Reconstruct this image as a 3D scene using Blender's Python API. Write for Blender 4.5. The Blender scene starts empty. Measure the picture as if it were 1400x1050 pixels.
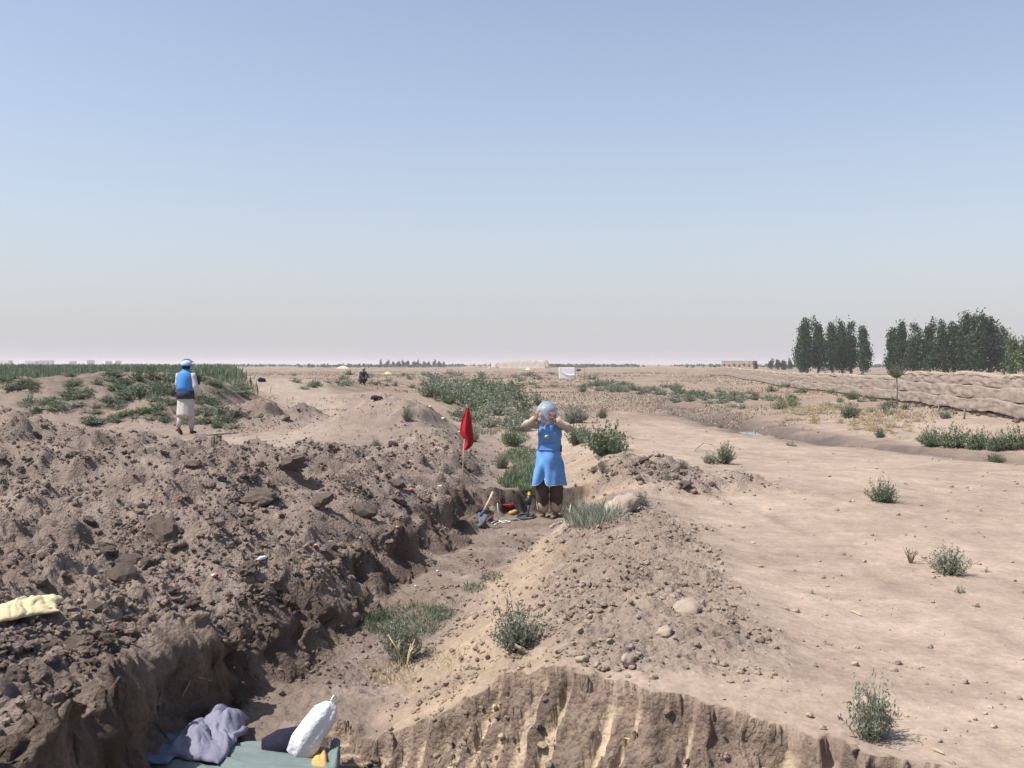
import bpy, bmesh, math, random
import numpy as np
from mathutils import Vector, Matrix, Euler

# ------------------------------------------------------------------ camera, sky, sun
S = bpy.context.scene
COL = S.collection
ZC, F, HZ = 1.68, 1400.0, 498.0          # eye height; focal length and horizon row in photo pixels (1400 x 1050)
cd = bpy.data.cameras.new('camera'); cam = bpy.data.objects.new('camera', cd); COL.objects.link(cam)
cam.location = (0, 0, ZC); cam.rotation_euler = (math.radians(90), 0, 0)
cd.sensor_width = 36.0; cd.lens = 36.0 * F / 1400.0
cd.shift_y = -(525.0 - HZ) / 1400.0
cd.clip_start = 0.05; cd.clip_end = 20000
S.camera = cam

SUN_EL, SUN_AZ = math.radians(56), math.radians(14)   # from the left, a little behind the camera
sdir = Vector((-math.cos(SUN_EL) * math.cos(SUN_AZ), -math.cos(SUN_EL) * math.sin(SUN_AZ), math.sin(SUN_EL)))
W = bpy.data.worlds.new('World'); S.world = W; W.use_nodes = True
wn = W.node_tree.nodes; wl = W.node_tree.links
bg = wn['Background']
sky = wn.new('ShaderNodeTexSky'); sky.sky_type = 'NISHITA'; sky.sun_disc = False
sky.sun_elevation = SUN_EL; sky.sun_rotation = math.atan2(sdir.x, sdir.y) % (2 * math.pi)
sky.altitude = 400; sky.air_density = 1.0; sky.dust_density = 1.6; sky.ozone_density = 1.0
hs = wn.new('ShaderNodeHueSaturation'); hs.inputs['Saturation'].default_value = 0.92
wl.new(sky.outputs[0], hs.inputs['Color'])
# dust hanging in the lower air, the same all round: thick at the horizon, thin overhead
wtc = wn.new('ShaderNodeTexCoord'); wsp = wn.new('ShaderNodeSeparateXYZ'); wl.new(wtc.outputs['Generated'], wsp.inputs[0])
wab = wn.new('ShaderNodeMath'); wab.operation = 'ABSOLUTE'; wl.new(wsp.outputs['Z'], wab.inputs[0])
wm = wn.new('ShaderNodeMath'); wm.operation = 'MULTIPLY'; wm.inputs[1].default_value = -5.5; wl.new(wab.outputs[0], wm.inputs[0])
we = wn.new('ShaderNodeMath'); we.operation = 'EXPONENT'; wl.new(wm.outputs[0], we.inputs[0])
wmx = wn.new('ShaderNodeMix'); wmx.data_type = 'RGBA'; wl.new(we.outputs[0], wmx.inputs['Factor'])
wl.new(hs.outputs[0], wmx.inputs['A']); wmx.inputs['B'].default_value = (3.30, 3.24, 3.42, 1)
wl.new(wmx.outputs['Result'], bg.inputs[0])
bg.inputs[1].default_value = 0.118
sd = bpy.data.lights.new('sun', 'SUN'); sd.energy = 4.6; sd.angle = math.radians(0.6); sd.color = (1.0, 0.965, 0.92)
sun = bpy.data.objects.new('sun', sd); COL.objects.link(sun)
sun.rotation_euler = (-sdir).to_track_quat('-Z', 'Y').to_euler(); sun.location = (-20, -10, 40)
vs = S.view_settings; vs.view_transform = 'Standard'; vs.look = 'None'; vs.gamma = 1.0; vs.use_curve_mapping = False
vs.exposure = 0.6
S.cycles.use_denoising = True
S.cycles.volume_bounces = 1
S.cycles.max_bounces = 6
S.cycles.transparent_max_bounces = 24

# ------------------------------------------------------------------ helpers
def rgb(h):
    return h
def mk(name, col, rough=0.9, var=0.25, vscale=8.0, bump=0.0, bscale=40.0, spec=0.2, attr=None, trans=0.0, col2=None, metal=0.0):
    m = bpy.data.materials.new(name); m.use_nodes = True
    nt = m.node_tree; n = nt.nodes; l = nt.links
    p = n['Principled BSDF']
    p.inputs['Roughness'].default_value = rough; p.inputs['Specular IOR Level'].default_value = spec
    p.inputs['Metallic'].default_value = metal
    tc = n.new('ShaderNodeTexCoord')
    nz = n.new('ShaderNodeTexNoise'); nz.inputs['Scale'].default_value = vscale; nz.inputs['Detail'].default_value = 6
    nz.inputs['Roughness'].default_value = 0.65
    l.new(tc.outputs['Object'], nz.inputs['Vector'])
    mx = n.new('ShaderNodeMix'); mx.data_type = 'RGBA'
    c2 = col2 if col2 else tuple(min(1, c * (1 + var * 0.8)) for c in col)
    c1 = col if col2 else tuple(c * (1 - var) for c in col)
    mx.inputs['A'].default_value = (*c1, 1); mx.inputs['B'].default_value = (*c2, 1)
    rp = n.new('ShaderNodeMapRange'); rp.inputs['From Min'].default_value = 0.32; rp.inputs['From Max'].default_value = 0.68
    l.new(nz.outputs['Fac'], rp.inputs['Value']); l.new(rp.outputs[0], mx.inputs['Factor'])
    out = mx.outputs['Result']
    if attr:
        a = n.new('ShaderNodeAttribute'); a.attribute_name = attr
        mm = n.new('ShaderNodeMix'); mm.data_type = 'RGBA'; mm.blend_type = 'MULTIPLY'; mm.inputs['Factor'].default_value = 1
        l.new(out, mm.inputs['A']); l.new(a.outputs['Color'], mm.inputs['B']); out = mm.outputs['Result']
    l.new(out, p.inputs['Base Color'])
    if bump:
        b = n.new('ShaderNodeBump'); b.inputs['Strength'].default_value = bump; b.inputs['Distance'].default_value = 0.02
        nb = n.new('ShaderNodeTexNoise'); nb.inputs['Scale'].default_value = bscale; nb.inputs['Detail'].default_value = 5
        l.new(tc.outputs['Object'], nb.inputs['Vector']); l.new(nb.outputs['Fac'], b.inputs['Height']); l.new(b.outputs[0], p.inputs['Normal'])
    if trans:
        tr = n.new('ShaderNodeBsdfTranslucent'); l.new(out, tr.inputs['Color'])
        ms = n.new('ShaderNodeMixShader'); ms.inputs[0].default_value = trans
        l.new(p.outputs[0], ms.inputs[1]); l.new(tr.outputs[0], ms.inputs[2]); l.new(ms.outputs[0], n['Material Output'].inputs[0])
    return m

def mesh_np(name, V, Fc, smooth=True):
    """mesh from numpy arrays; Fc is (n,3) or (n,4)"""
    me = bpy.data.meshes.new(name)
    V = np.ascontiguousarray(V, dtype=np.float32); Fc = np.ascontiguousarray(Fc, dtype=np.int32)
    k = Fc.shape[1]
    me.vertices.add(len(V)); me.vertices.foreach_set('co', V.ravel())
    me.loops.add(Fc.size); me.loops.foreach_set('vertex_index', Fc.ravel())
    me.polygons.add(len(Fc)); me.polygons.foreach_set('loop_start', np.arange(0, Fc.size, k, dtype=np.int32))
    me.polygons.foreach_set('use_smooth', np.full(len(Fc), smooth, dtype=bool))
    me.update(calc_edges=True); me.validate()
    return me
def vcol(me, name, C):
    a = me.attributes.new(name, 'FLOAT_COLOR', 'POINT')
    C4 = np.ones((len(C), 4), np.float32); C4[:, :C.shape[1]] = C
    a.data.foreach_set('color', C4.ravel())
class MB:
    """collects vertices and faces of ONE part"""
    def __init__(s): s.v = []; s.f = []
    def add(s, v, f):
        o = len(s.v); s.v += [tuple(p) for p in v]; s.f += [tuple(i + o for i in q) for q in f]; return s
    def tube(s, pts, rad, n=10, cap=True, ry=None, fold=0.0, fk=5, seed=0, up=(0, 0, 1)):
        """swept ellipse along pts; rad and ry lists (ry = radius along the second axis)"""
        P = [Vector(p) for p in pts]; N = len(P)
        if not hasattr(rad, '__len__'): rad = [rad] * N
        if ry is None: ry = rad
        elif not hasattr(ry, '__len__'): ry = [ry] * N
        V = []; rnd = random.Random(seed); ph = [rnd.uniform(0, 6.28) for _ in range(4)]
        prev = None
        for i, p in enumerate(P):
            t = (P[min(i + 1, N - 1)] - P[max(i - 1, 0)]).normalized()
            if prev is None:
                u = Vector(up)
                if abs(t.dot(u)) > 0.95: u = Vector((1, 0, 0))
                a = (u - t * u.dot(t)).normalized()
            else:
                a = (prev - t * prev.dot(t)).normalized()
            prev = a; b = t.cross(a)
            for k in range(n):
                th = 2 * math.pi * k / n
                w = 1 + fold * (math.sin(fk * th + ph[0] + i * 0.35) + 0.6 * math.sin((fk + 2) * th + ph[1] - i * 0.6) + 0.7 * math.sin(2 * th + ph[2] + i * 1.1))
                V.append(p + a * (rad[i] * math.cos(th) * w) + b * (ry[i] * math.sin(th) * w))
        Fq = [(i * n + k, i * n + (k + 1) % n, (i + 1) * n + (k + 1) % n, (i + 1) * n + k) for i in range(N - 1) for k in range(n)]
        if cap:
            V += [P[0], P[-1]]; c0 = N * n
            Fq += [((k + 1) % n, k, c0) for k in range(n)] + [((N - 1) * n + k, (N - 1) * n + (k + 1) % n, c0 + 1) for k in range(n)]
        return s.add(V, Fq)
    def box(s, c, h, rot=None):
        M = rot if rot else Matrix.Identity(3)
        V = [Vector(c) + M @ Vector((x * h[0], y * h[1], z * h[2])) for x in (-1, 1) for y in (-1, 1) for z in (-1, 1)]
        return s.add(V, [(0, 1, 3, 2), (4, 6, 7, 5), (0, 4, 5, 1), (2, 3, 7, 6), (0, 2, 6, 4), (1, 5, 7, 3)])
    def ball(s, c, r, n=10, m=7, rot=None):
        if not hasattr(r, '__len__'): r = (r, r, r)
        V = []; M = rot if rot else Matrix.Identity(3)
        for i in range(m + 1):
            a = math.pi * i / m
            for k in range(n):
                b = 2 * math.pi * k / n
                V.append(Vector(c) + M @ Vector((r[0] * math.sin(a) * math.cos(b), r[1] * math.sin(a) * math.sin(b), r[2] * math.cos(a))))
        return s.add(V, [(i * n + k, (i + 1) * n + k, (i + 1) * n + (k + 1) % n, i * n + (k + 1) % n) for i in range(m) for k in range(n)])
    def build(s, name, mat, parent=None, smooth=True, bevel=0, solid=0, sub=0):
        me = bpy.data.meshes.new(name); me.from_pydata([tuple(p) for p in s.v], [], s.f); me.validate(); me.update()
        bm = bmesh.new(); bm.from_mesh(me); bmesh.ops.remove_doubles(bm, verts=bm.verts, dist=1e-6)
        bmesh.ops.recalc_face_normals(bm, faces=bm.faces); bm.to_mesh(me); bm.free()
        if smooth: me.polygons.foreach_set('use_smooth', [True] * len(me.polygons))
        o = bpy.data.objects.new(name, me); COL.objects.link(o); me.materials.append(mat); o.parent = parent
        if bevel:
            b = o.modifiers.new('bevel', 'BEVEL'); b.width = bevel; b.segments = 2
        if solid:
            b = o.modifiers.new('solid', 'SOLIDIFY'); b.thickness = solid; b.offset = 0
        if sub:
            b = o.modifiers.new('sub', 'SUBSURF'); b.levels = sub; b.render_levels = sub
        return o
def obj(name, me, mat, parent=None):
    o = bpy.data.objects.new(name, me); COL.objects.link(o)
    if not me.materials: me.materials.append(mat)
    o.parent = parent; return o
def tag(o, label, cat, group=None):
    o['label'] = label; o['category'] = cat
    if group: o['group'] = group
    return o
def empty(name, loc, label, cat, rz=0.0, group=None):
    e = bpy.data.objects.new(name, None); COL.objects.link(e); e.empty_display_size = 0.1
    e.location = loc; e.rotation_euler = (0, 0, rz); return tag(e, label, cat, group)

# ------------------------------------------------------------------ noise (numpy)
def _h(ix, iy, seed):
    h = (ix.astype(np.int64) * 374761393 + iy.astype(np.int64) * 668265263 + seed * 1442695041) & 0xFFFFFFFF
    h = ((h ^ (h >> 13)) * 1274126177) & 0xFFFFFFFF
    h = ((h ^ (h >> 16)) * 2246822519) & 0xFFFFFFFF
    return ((h ^ (h >> 13)) & 0xFFFFFF) / float(0x1000000)
def pn(x, y, seed=0):
    x = np.asarray(x, float); y = np.asarray(y, float)
    ix = np.floor(x); iy = np.floor(y); fx = x - ix; fy = y - iy
    u = fx * fx * fx * (fx * (fx * 6 - 15) + 10); v = fy * fy * fy * (fy * (fy * 6 - 15) + 10)
    def g(dx, dy):
        a = _h(ix + dx, iy + dy, seed) * 6.2831853
        return np.cos(a) * (fx - dx) + np.sin(a) * (fy - dy)
    a = g(0, 0); b = g(1, 0); c = g(0, 1); d = g(1, 1)
    return 1.4 * ((a + (b - a) * u) * (1 - v) + (c + (d - c) * u) * v)
def fbm(x, y, o=4, seed=0, gain=0.5):
    r = 0; a = 1; 
    for i in range(o):
        r = r + a * pn(x, y, seed + i * 17); x = x * 2.03 + 3.7; y = y * 2.03 - 1.3; a *= gain
    return r
def worley(x, y, seed=0):
    ix = np.floor(x); iy = np.floor(y)
    d1 = np.full(np.shape(x), 9.0); hid = np.zeros(np.shape(x))
    for dx in (-1, 0, 1):
        for dy in (-1, 0, 1):
            cx = ix + dx; cy = iy + dy
            px = cx + _h(cx, cy, seed); py = cy + _h(cx, cy, seed + 5)
            d = np.hypot(px - x, py - y); m = d < d1
            d1 = np.where(m, d, d1); hid = np.where(m, _h(cx, cy, seed + 9), hid)
    return d1, hid
def ss(a, b, x):
    t = np.clip((x - a) / (b - a), 0, 1); return t * t * (3 - 2 * t)
def gauss(x, y, cx, cy, rx, ry, ang=0.0):
    c, s_ = math.cos(ang), math.sin(ang); u = (x - cx) * c + (y - cy) * s_; v = -(x - cx) * s_ + (y - cy) * c
    return np.exp(-(u / rx) ** 2 - (v / ry) ** 2)
def lerp(a, b, t): return a + (b - a) * t
# ------------------------------------------------------------------ the ground: trench, spoil, banks, path, plain
_TY = np.array([-5, 5.8, 6.6, 8.7, 11.7, 14.6, 17, 19.7, 30, 46, 70, 120])
_TX = np.array([-1.62, -1.57, -1.46, -1.02, -0.52, 0.22, 0.42, 0.30, -0.2, -1.3, -3.5, -9])
def tcx(y): return sum(np.interp(y + d, _TY, _TX) for d in (-0.8, -0.4, 0, 0.4, 0.8)) / 5
def tfloor(y): return np.interp(y, [0, 8, 15.72, 15.95, 25, 40, 70, 90], [-0.66, -0.62, -0.60, -0.30, -0.30, -0.2, -0.04, 0.0])
def thw(y): return np.interp(y, [0, 4.6, 5.2, 5.8, 6.4, 6.8, 7.2, 11.7, 14.6, 17, 25, 46], [.32, .36, .42, .48, .54, .50, .36, .38, .55, .5, .7, .9])
_WY = np.array([15., 17, 28, 42.8, 84, 150, 160]); _WX = np.array([12.2, 12.5, 14.0, 16.2, 21, 29, 30])
_DY = np.array([-10, 10, 17.5, 20.6, 21.9, 26.5, 33, 40, 60, 90]); _DX = np.array([16, 13.5, 10.6, 8.6, 7.5, 6.8, 6.6, 6.7, 9, 15])
_CX = np.array([-3, -1.3, -1.0, 0.16, 1.4, 3, 6, 12]); _CY = np.array([6.9, 6.65, 6.45, 5.45, 4.55, 3.5, 1.9, -1.5])

def clods(x, y, s, seed, thr=0.25, warp=0.25):
    wx = x / s + warp * pn(x / s * 1.7, y / s * 1.7, seed + 3); wy = y / s + warp * pn(x / s * 1.7 + 9, y / s * 1.7, seed + 4)
    d, h = worley(wx, wy, seed)
    return np.sqrt(np.clip(1 - (d / 0.62) ** 2, 0, 1)) * np.clip((h - thr) / (1 - thr), 0, 1)

def masks(x, y):
    n1 = fbm(x * 0.35, y * 0.35, 4, 11); n2 = fbm(x * 1.3, y * 1.3, 4, 21)
    d = x - tcx(y) + 0.10 * fbm(x * 1.6, y * 1.6, 3, 31)
    d = np.where(d < 0, d + ss(0, -0.3, d) * ss(24, 14, y) * ss(5.0, 7.5, y + 1.0) * (0.22 * pn(x * 0.5, y * 1.15, 32) + 0.10 * pn(x * 1.2, y * 3.1, 33)), d)
    hw = thw(y)
    ynear = ss(19.5, 16.5, y + 1.2 * n1 + 0.5 * n2 - 1.6 * ss(-6, -3, x) - 2.2 * ss(-3.2, -1.2, x))
    spoil = ss(-hw - 0.12, -hw - 0.4, d) * ynear * ss(-19, -16, x)
    lump = np.clip(gauss(x, y, -6.9, 27.0, 1.0, 1.3) * 1.3 + gauss(x, y, -5.6, 26.2, .8, .7), 0, 1)          # berm by the pale track
    heap = np.clip(1.15 * gauss(x, y, -2.9, 25, 1.7, 2.6), 0, 1)
    pile = ss(0.15, 0.85, gauss(x, y, 1.75, 14.7, 0.85, 2.3, 0.1) + 0.55 * gauss(x, y, 2.6, 13.4, 0.9, 0.7) + 0.25 * n2) * ss(hw + 0.25, hw + 0.6, d)
    ridge = ss(0.2, 0.7, np.exp(-((d - 1.75 - 0.12 * (11 - y)) / 0.75) ** 2) * ss(4.5, 6, y) * ss(13, 10.5, y) + 0.2 * n2)
    floor = ss(hw + 0.35, hw - 0.05, np.abs(d)) * ss(60, 30, y)
    return dict(d=d, hw=hw, n1=n1, n2=n2, spoil=spoil, lump=lump, heap=heap, pile=pile, ridge=ridge, floor=floor)

def hills(x, y):
    edge = -8.1 - (y - 27) * 0.12 + 0.6 * pn(x * .3, y * .3, 77)
    h = ss(edge + 1.3, edge - 1.2, x) * ss(24.8, 30.5, y + 0.7 * pn(x * .4, y * .4, 78)) * ss(41, 33.5, y)
    return h
def macro(x, y, M):
    """large forms, without crumbs"""
    d, hw, n1, n2 = M['d'], M['hw'], M['n1'], M['n2']
    far = ss(30, 120, y)
    base = 0.05 * fbm(x * 0.12, y * 0.12, 3, 41) + far * 0.25 * fbm(x * 0.02, y * 0.03, 3, 42)
    # left of the trench
    rise = 0.30 + 0.70 * ss(0.2, 2.6, -d - hw)
    slump = np.clip(0.24 + 0.22 * pn(y * 0.75, y * 0 + 2.2, 35), 0.06, 0.45) * ss(6.6, 7.3, y)
    L = base - (0.08 + slump) * ss(1.3, 0.0, -d - hw) * ss(21, 15, y) + 0.0 * d + M['spoil'] * rise * (0.10 + 0.17 * fbm(x * 0.55, y * 0.55, 3, 51) + 0.07 * n2)
    L = L + 0.80 * gauss(x, y, -9.2, 16.6, 2.2, 2.2) + 0.30 * gauss(x, y, -4.2, 15.6, 1.8, 1.3) + 0.22 * gauss(x, y, -6.2, 17.6, 1.6, 0.8)
    L = L + 0.28 * gauss(x, y, -3.3, 12.0, 0.9, 0.6) + 0.25 * gauss(x, y, -4.6, 9.6, 0.8, 0.6) + 0.2 * gauss(x, y, -2.6, 9.0, .6, .5)
    L = L + 0.82 * gauss(x, y, -2.9, 25, 1.6, 2.3) + 0.30 * gauss(x, y, -1.2, 20.5, 0.9, 2.6)
    L = L + M['lump'] * (0.50 + 0.2 * n2) + hills(x, y) * (1.18 + 0.25 * n1) + 0.45 * ss(-7, -12, x) * ss(33, 38, y) * ss(220, 90, y)
    L = L + 0.5 * gauss(x, y, -12.5, 52, 5, 4) + 0.45 * gauss(x, y, -9.5, 58, 2.5, 5) + 0.45 * gauss(x, y, -6, 46, 2.6, 3.0)
    # right of it
    R = base + 0.17 * np.exp(-((d - 1.85 - 0.10 * (11 - y)) / 0.8) ** 2) * ss(4.0, 6, y) * ss(16, 11, y) + 0.16 * M['pile'] * (1 + 0.4 * n2)
    R = R + 0.12 * gauss(x, y, 2.2, 21, 1.5, 5) + 0.10 * gauss(x, y, 5.5, 22, 2.5, 1.6) + 0.06 * gauss(x, y, 4.2, 14, 2.5, 3)
    dd = np.abs(x - np.interp(y, _DY, _DX) + 0.35 * n1)
    R = R - 0.22 * ss(1.1, 0.25, dd) * ss(13, 19, y) * ss(75, 40, y) - 0.08 * ss(2.6, 1.0, dd) * ss(75, 40, y)
    wx = np.interp(y, _WY, _WX)
    R = R + 0.12 * ss(3.0, 0.5, wx - x) * ss(12, 18, y) * ss(165, 140, y)
    fl = tfloor(y + ss(13.5, 15, y) * ss(19, 17, y) * 0.30 * fbm(x * 1.8, y * 0.9, 4, 36)) + 0.03 * n2
    wl = np.interp(y, [0, 6.8, 7.3, 14.5, 17, 22], [.15, .15, .32, .36, .8, 1.3]) * (1 + 0.8 * pn(y * 0.8, y * 0 + 4.4, 34)); wr = np.interp(y, [0, 7, 11, 15, 18, 40], [1.0, 1.35, 1.35, .75, 1.1, 1.4])
    tl = np.clip((-d - hw) / wl, 0, 1); tr = np.clip((d - hw) / wr, 0, 1)
    z = np.where(d < 0, lerp(fl, L, tl ** 0.8 * (0.25 + 0.75 * ss(0, 1, tl)) ** 0.6), lerp(fl, R, tr * 0.45 + 0.55 * ss(0, 1, tr)))
    z = np.where(y > 85, np.where(d < 0, L, R), z)
    return z

def tyre(x, y):
    """two faint wheel ruts curving over the bare road"""
    def seg(P):
        d = np.full(np.shape(x), 9.0)
        for (ax, ay), (bx, by) in zip(P[:-1], P[1:]):
            t = np.clip(((x - ax) * (bx - ax) + (y - ay) * (by - ay)) / ((bx - ax) ** 2 + (by - ay) ** 2), 0, 1)
            d = np.minimum(d, np.hypot(x - ax - t * (bx - ax), y - ay - t * (by - ay)))
        return d
    x0, y0 = x, y; K = np.nonzero((x0 > 0.5) & (x0 < 9.5) & (y0 > 2) & (y0 < 28)); x, y = x0[K], y0[K]
    A = [(1.7, 13.4), (2.4, 12.6), (2.85, 11.4), (2.95, 10.0), (2.9, 8.0), (3.1, 5.5), (3.6, 3.5)]; B = [(a + 1.45, b_ + .2) for a, b_ in A]
    D_ = [(2.2, 26), (3.0, 20), (4.2, 14), (5.6, 9), (7, 5)]; E_ = [(a + 1.5, b_) for a, b_ in D_]
    m = 0
    for P, w, k in ((A, .10, 1), (B, .10, .6), (D_, .13, .5), (E_, .13, .5)): m = m + k * np.exp(-(seg(P) / w) ** 2)
    o = np.zeros(np.shape(x0)); o[K] = m * np.clip(.6 + 1.2 * fbm(x * .9, y * .5, 2, 87), 0, 1); return o
def cut(x, y):
    """signed distance behind (+) or before (-) the edge of the near cut, and the coordinate along it"""
    e = 0.16 * fbm(x * 1.1, y * 0.2, 3, 61) + 0.09 * fbm(x * 4, y * 4, 3, 62)
    return (y - np.interp(x, _CX, _CY) + e) * 0.80, x * 0.79 - y * 0.61

def height(x, y, want=False, detail=True):
    x = np.asarray(x, float); y = np.asarray(y, float)
    M = masks(x, y)
    z = macro(x, y, M)
    dn, n1, n2 = M['d'], M['n1'], M['n2']
    cd_, cu = cut(x, y)
    face = ss(0.03, -0.005, cd_) * ss(-1.35, -1.05, x)
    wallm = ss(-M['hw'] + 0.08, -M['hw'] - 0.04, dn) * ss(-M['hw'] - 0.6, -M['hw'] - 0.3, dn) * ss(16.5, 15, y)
    bank = ss(M['hw'], M['hw'] + .3, dn) * ss(M['hw'] + 1.7, M['hw'] + 1.0, dn) * ss(24, 15, y)
    if detail:
        sp = np.clip(M['spoil'] + 0.9 * M['pile'] + 0.9 * M['lump'] + 0.7 * M['heap'], 0, 1)
        patch = 0.35 + 0.65 * ss(-0.35, 0.25, fbm(x * 0.8, y * 0.8, 3, 71))
        near = ss(60, 25, y)
        K = np.nonzero((sp + M['ridge'] + bank + M['floor'] + wallm + hills(x, y) > 0.01) & (y < 62) & (y > 3))
        c = np.zeros(np.shape(x)); small = c.copy(); small2 = c.copy(); xf, yf = x, y; x, y = x[K], y[K]
        c_ = 0.11 * clods(x, y, 0.62, 101, 0.6) + 0.075 * clods(x, y, 0.33, 102, 0.45) + 0.055 * clods(x, y, 0.17, 103, 0.3)
        rid = np.abs(pn(x * 1.9, y * 1.9, 171)) + 0.5 * np.abs(pn(x * 4.1, y * 4.1, 172)) + 0.28 * np.abs(pn(x * 9, y * 9, 173)) + 0.16 * np.abs(pn(x * 19, y * 19, 174))
        big = np.abs(pn(x * 0.85 + .3, y * 0.85, 175)) + 0.6 * np.abs(pn(x * 1.7, y * 1.7 + 5, 176))
        c_ = 0.8 * c_ + 0.13 * (rid - 0.45) + 0.24 * (big - 0.42) - 0.03
        s2_ = 0.020 * clods(x, y, 0.115, 107, 0.1) + 0.011 * clods(x, y, 0.035, 108, 0.1)
        s1_ = 0.036 * clods(x, y, 0.09, 104, 0.2) + 0.02 * clods(x, y, 0.05, 105, 0.15)
        c[K] = c_; small[K] = s1_; small2[K] = s2_; x, y = xf, yf
        r = sp * patch * (1 - 0.5 * M['pile']) * (c + small * 1.2 + small2) + sp * (1 - patch) * 0.5 * small2 + sp * 0.04 * fbm(x * 2.6, y * 2.6, 4, 72) + 0.8 * np.clip(M['ridge'] - sp, 0, 1) * (0.35 * c + 1.0 * small)
        r = r + bank * (0.025 * fbm(x * 3, y * 3, 4, 73) + 0.5 * small)
        r = r + M['floor'] * ss(18, 16.4, y) * (0.55 * small + 0.4 * small2 + 0.03 * n2)
        r = r + 0.012 * fbm(x * 1.5, y * 1.5, 4, 74) + 0.004 * ss(8, 5, y) * fbm(x * 9, y * 9, 2, 76) - 0.012 * tyre(x, y)
        r = r + ss(16, 25, y) * ss(160, 60, y) * (0.04 * fbm(x * 0.9, y * 0.9, 3, 75) + 0.10 * clods(x, y, 1.2, 106, 0.5) * (x > tcx(y) - 0.5) * ss(30, 50, y))
        r = r + hills(x, y) * (0.10 * fbm(x * 0.8, y * 0.8, 3, 79) + 0.5 * small)
        z = z + r * near + (1 - near) * 0.1 * fbm(x * .1, y * .1, 3, 80)
        # scoops and slumps along the left wall
        z = z + wallm * (0.13 * fbm(x * 3.0, y * 3.0, 4, 81) + 0.10 * clods(x, y * .7, 0.24, 82, 0.3) + small)
    # the near cut with bucket-tooth grooves
    drop = np.clip(-cd_, 0, None)
    steep = 1.55
    gu = (cu + 0.25 * drop + 0.05 * pn(cu * 1.4, drop * 2, 91)) / 0.155
    gi = np.floor(gu); gf = gu - gi; gr = _h(gi, gi * 0 + 3, 7)
    gw = 0.25 + 0.4 * _h(gi, gi * 0 + 8, 7)
    groove = ss(0.08, 0.20, gf) * ss(gw + 0.16, gw + 0.04, gf) * ss(0.10, 0.22, gr + 0.25 * pn(cu * 2, drop * 3, 92))
    fz = z - np.where(drop > 0, 0.085, 0) - steep * drop
    fz = fz - (groove * 0.06 if detail else 0) * ss(0.0, 0.05, drop + 0.03 * pn(cu * 5, drop * 2, 95))
    if detail:
        fz = fz + (1 - 0.92 * groove) * ss(0.0, 0.015, drop) * (0.055 * fbm(cu * 5, drop * 6, 4, 93) + 0.055 * clods(cu, drop * 1.2, 0.16, 94, 0.35) + 0.04 * clods(cu, drop * 1.2, 0.07, 96, 0.3))
    fz = np.maximum(fz, -0.72 + 0.03 * n2)
    fz = np.where(y < 3.2, np.maximum(fz, lerp(0.0, -0.72, ss(1.6, 3.2, y))), fz)
    z = np.where(x > -1.35, lerp(z, np.minimum(z, fz), np.where(cd_ < 0.0, 1.0, 0.0) * ss(-1.35, -1.1, x)), z)
    z = np.where(y < 3.0, lerp(z, np.maximum(z, lerp(0, -0.7, ss(1.4, 3.0, y))), ss(3.2, 2.8, y)), z)
    if want:
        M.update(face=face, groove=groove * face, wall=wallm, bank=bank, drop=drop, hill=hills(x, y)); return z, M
    return z
def H(x, y):
    """ground level read off the finished mesh"""
    r = math.hypot(x, y); a = math.atan2(x, y)
    i = min(max(int(np.searchsorted(RG, r)) - 1, 0), len(RG) - 2); j = min(max(int(np.searchsorted(AG, a)) - 1, 0), len(AG) - 2)
    u = (r - RG[i]) / (RG[i + 1] - RG[i]); v = (a - AG[j]) / (AG[j + 1] - AG[j])
    return float((ZG[i, j] * (1 - v) + ZG[i, j + 1] * v) * (1 - u) + (ZG[i + 1, j] * (1 - v) + ZG[i + 1, j + 1] * v) * u)
def at(px, py, dmin=0.0):
    """where the view ray through a photo pixel first meets the ground"""
    s = (px - 700) / F; t = (py - HZ) / F
    j = int(np.argmin(np.abs(AG - math.atan(s)))); Ys = RG * math.cos(AG[j])
    w = np.nonzero((ZC - t * Ys <= ZG[:, j]) & (Ys > max(dmin, 3.4)))[0]
    Y = float(Ys[w[0]]) if len(w) else ZC / max(t, 1e-4)
    if len(w) and w[0] > 0:
        k = w[0]; e0 = ZC - t * Ys[k - 1] - ZG[k - 1, j]; e1 = ZC - t * Ys[k] - ZG[k, j]
        if e0 > 0 and e0 != e1: Y = float(Ys[k - 1] + (Ys[k] - Ys[k - 1]) * e0 / (e0 - e1))
    return Vector((s * Y, Y, H(s * Y, Y)))
def at_far(px, Y, z=None):
    x = (px - 700) / F * Y; return Vector((x, Y, H(x, Y) if z is None else z))

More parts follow.
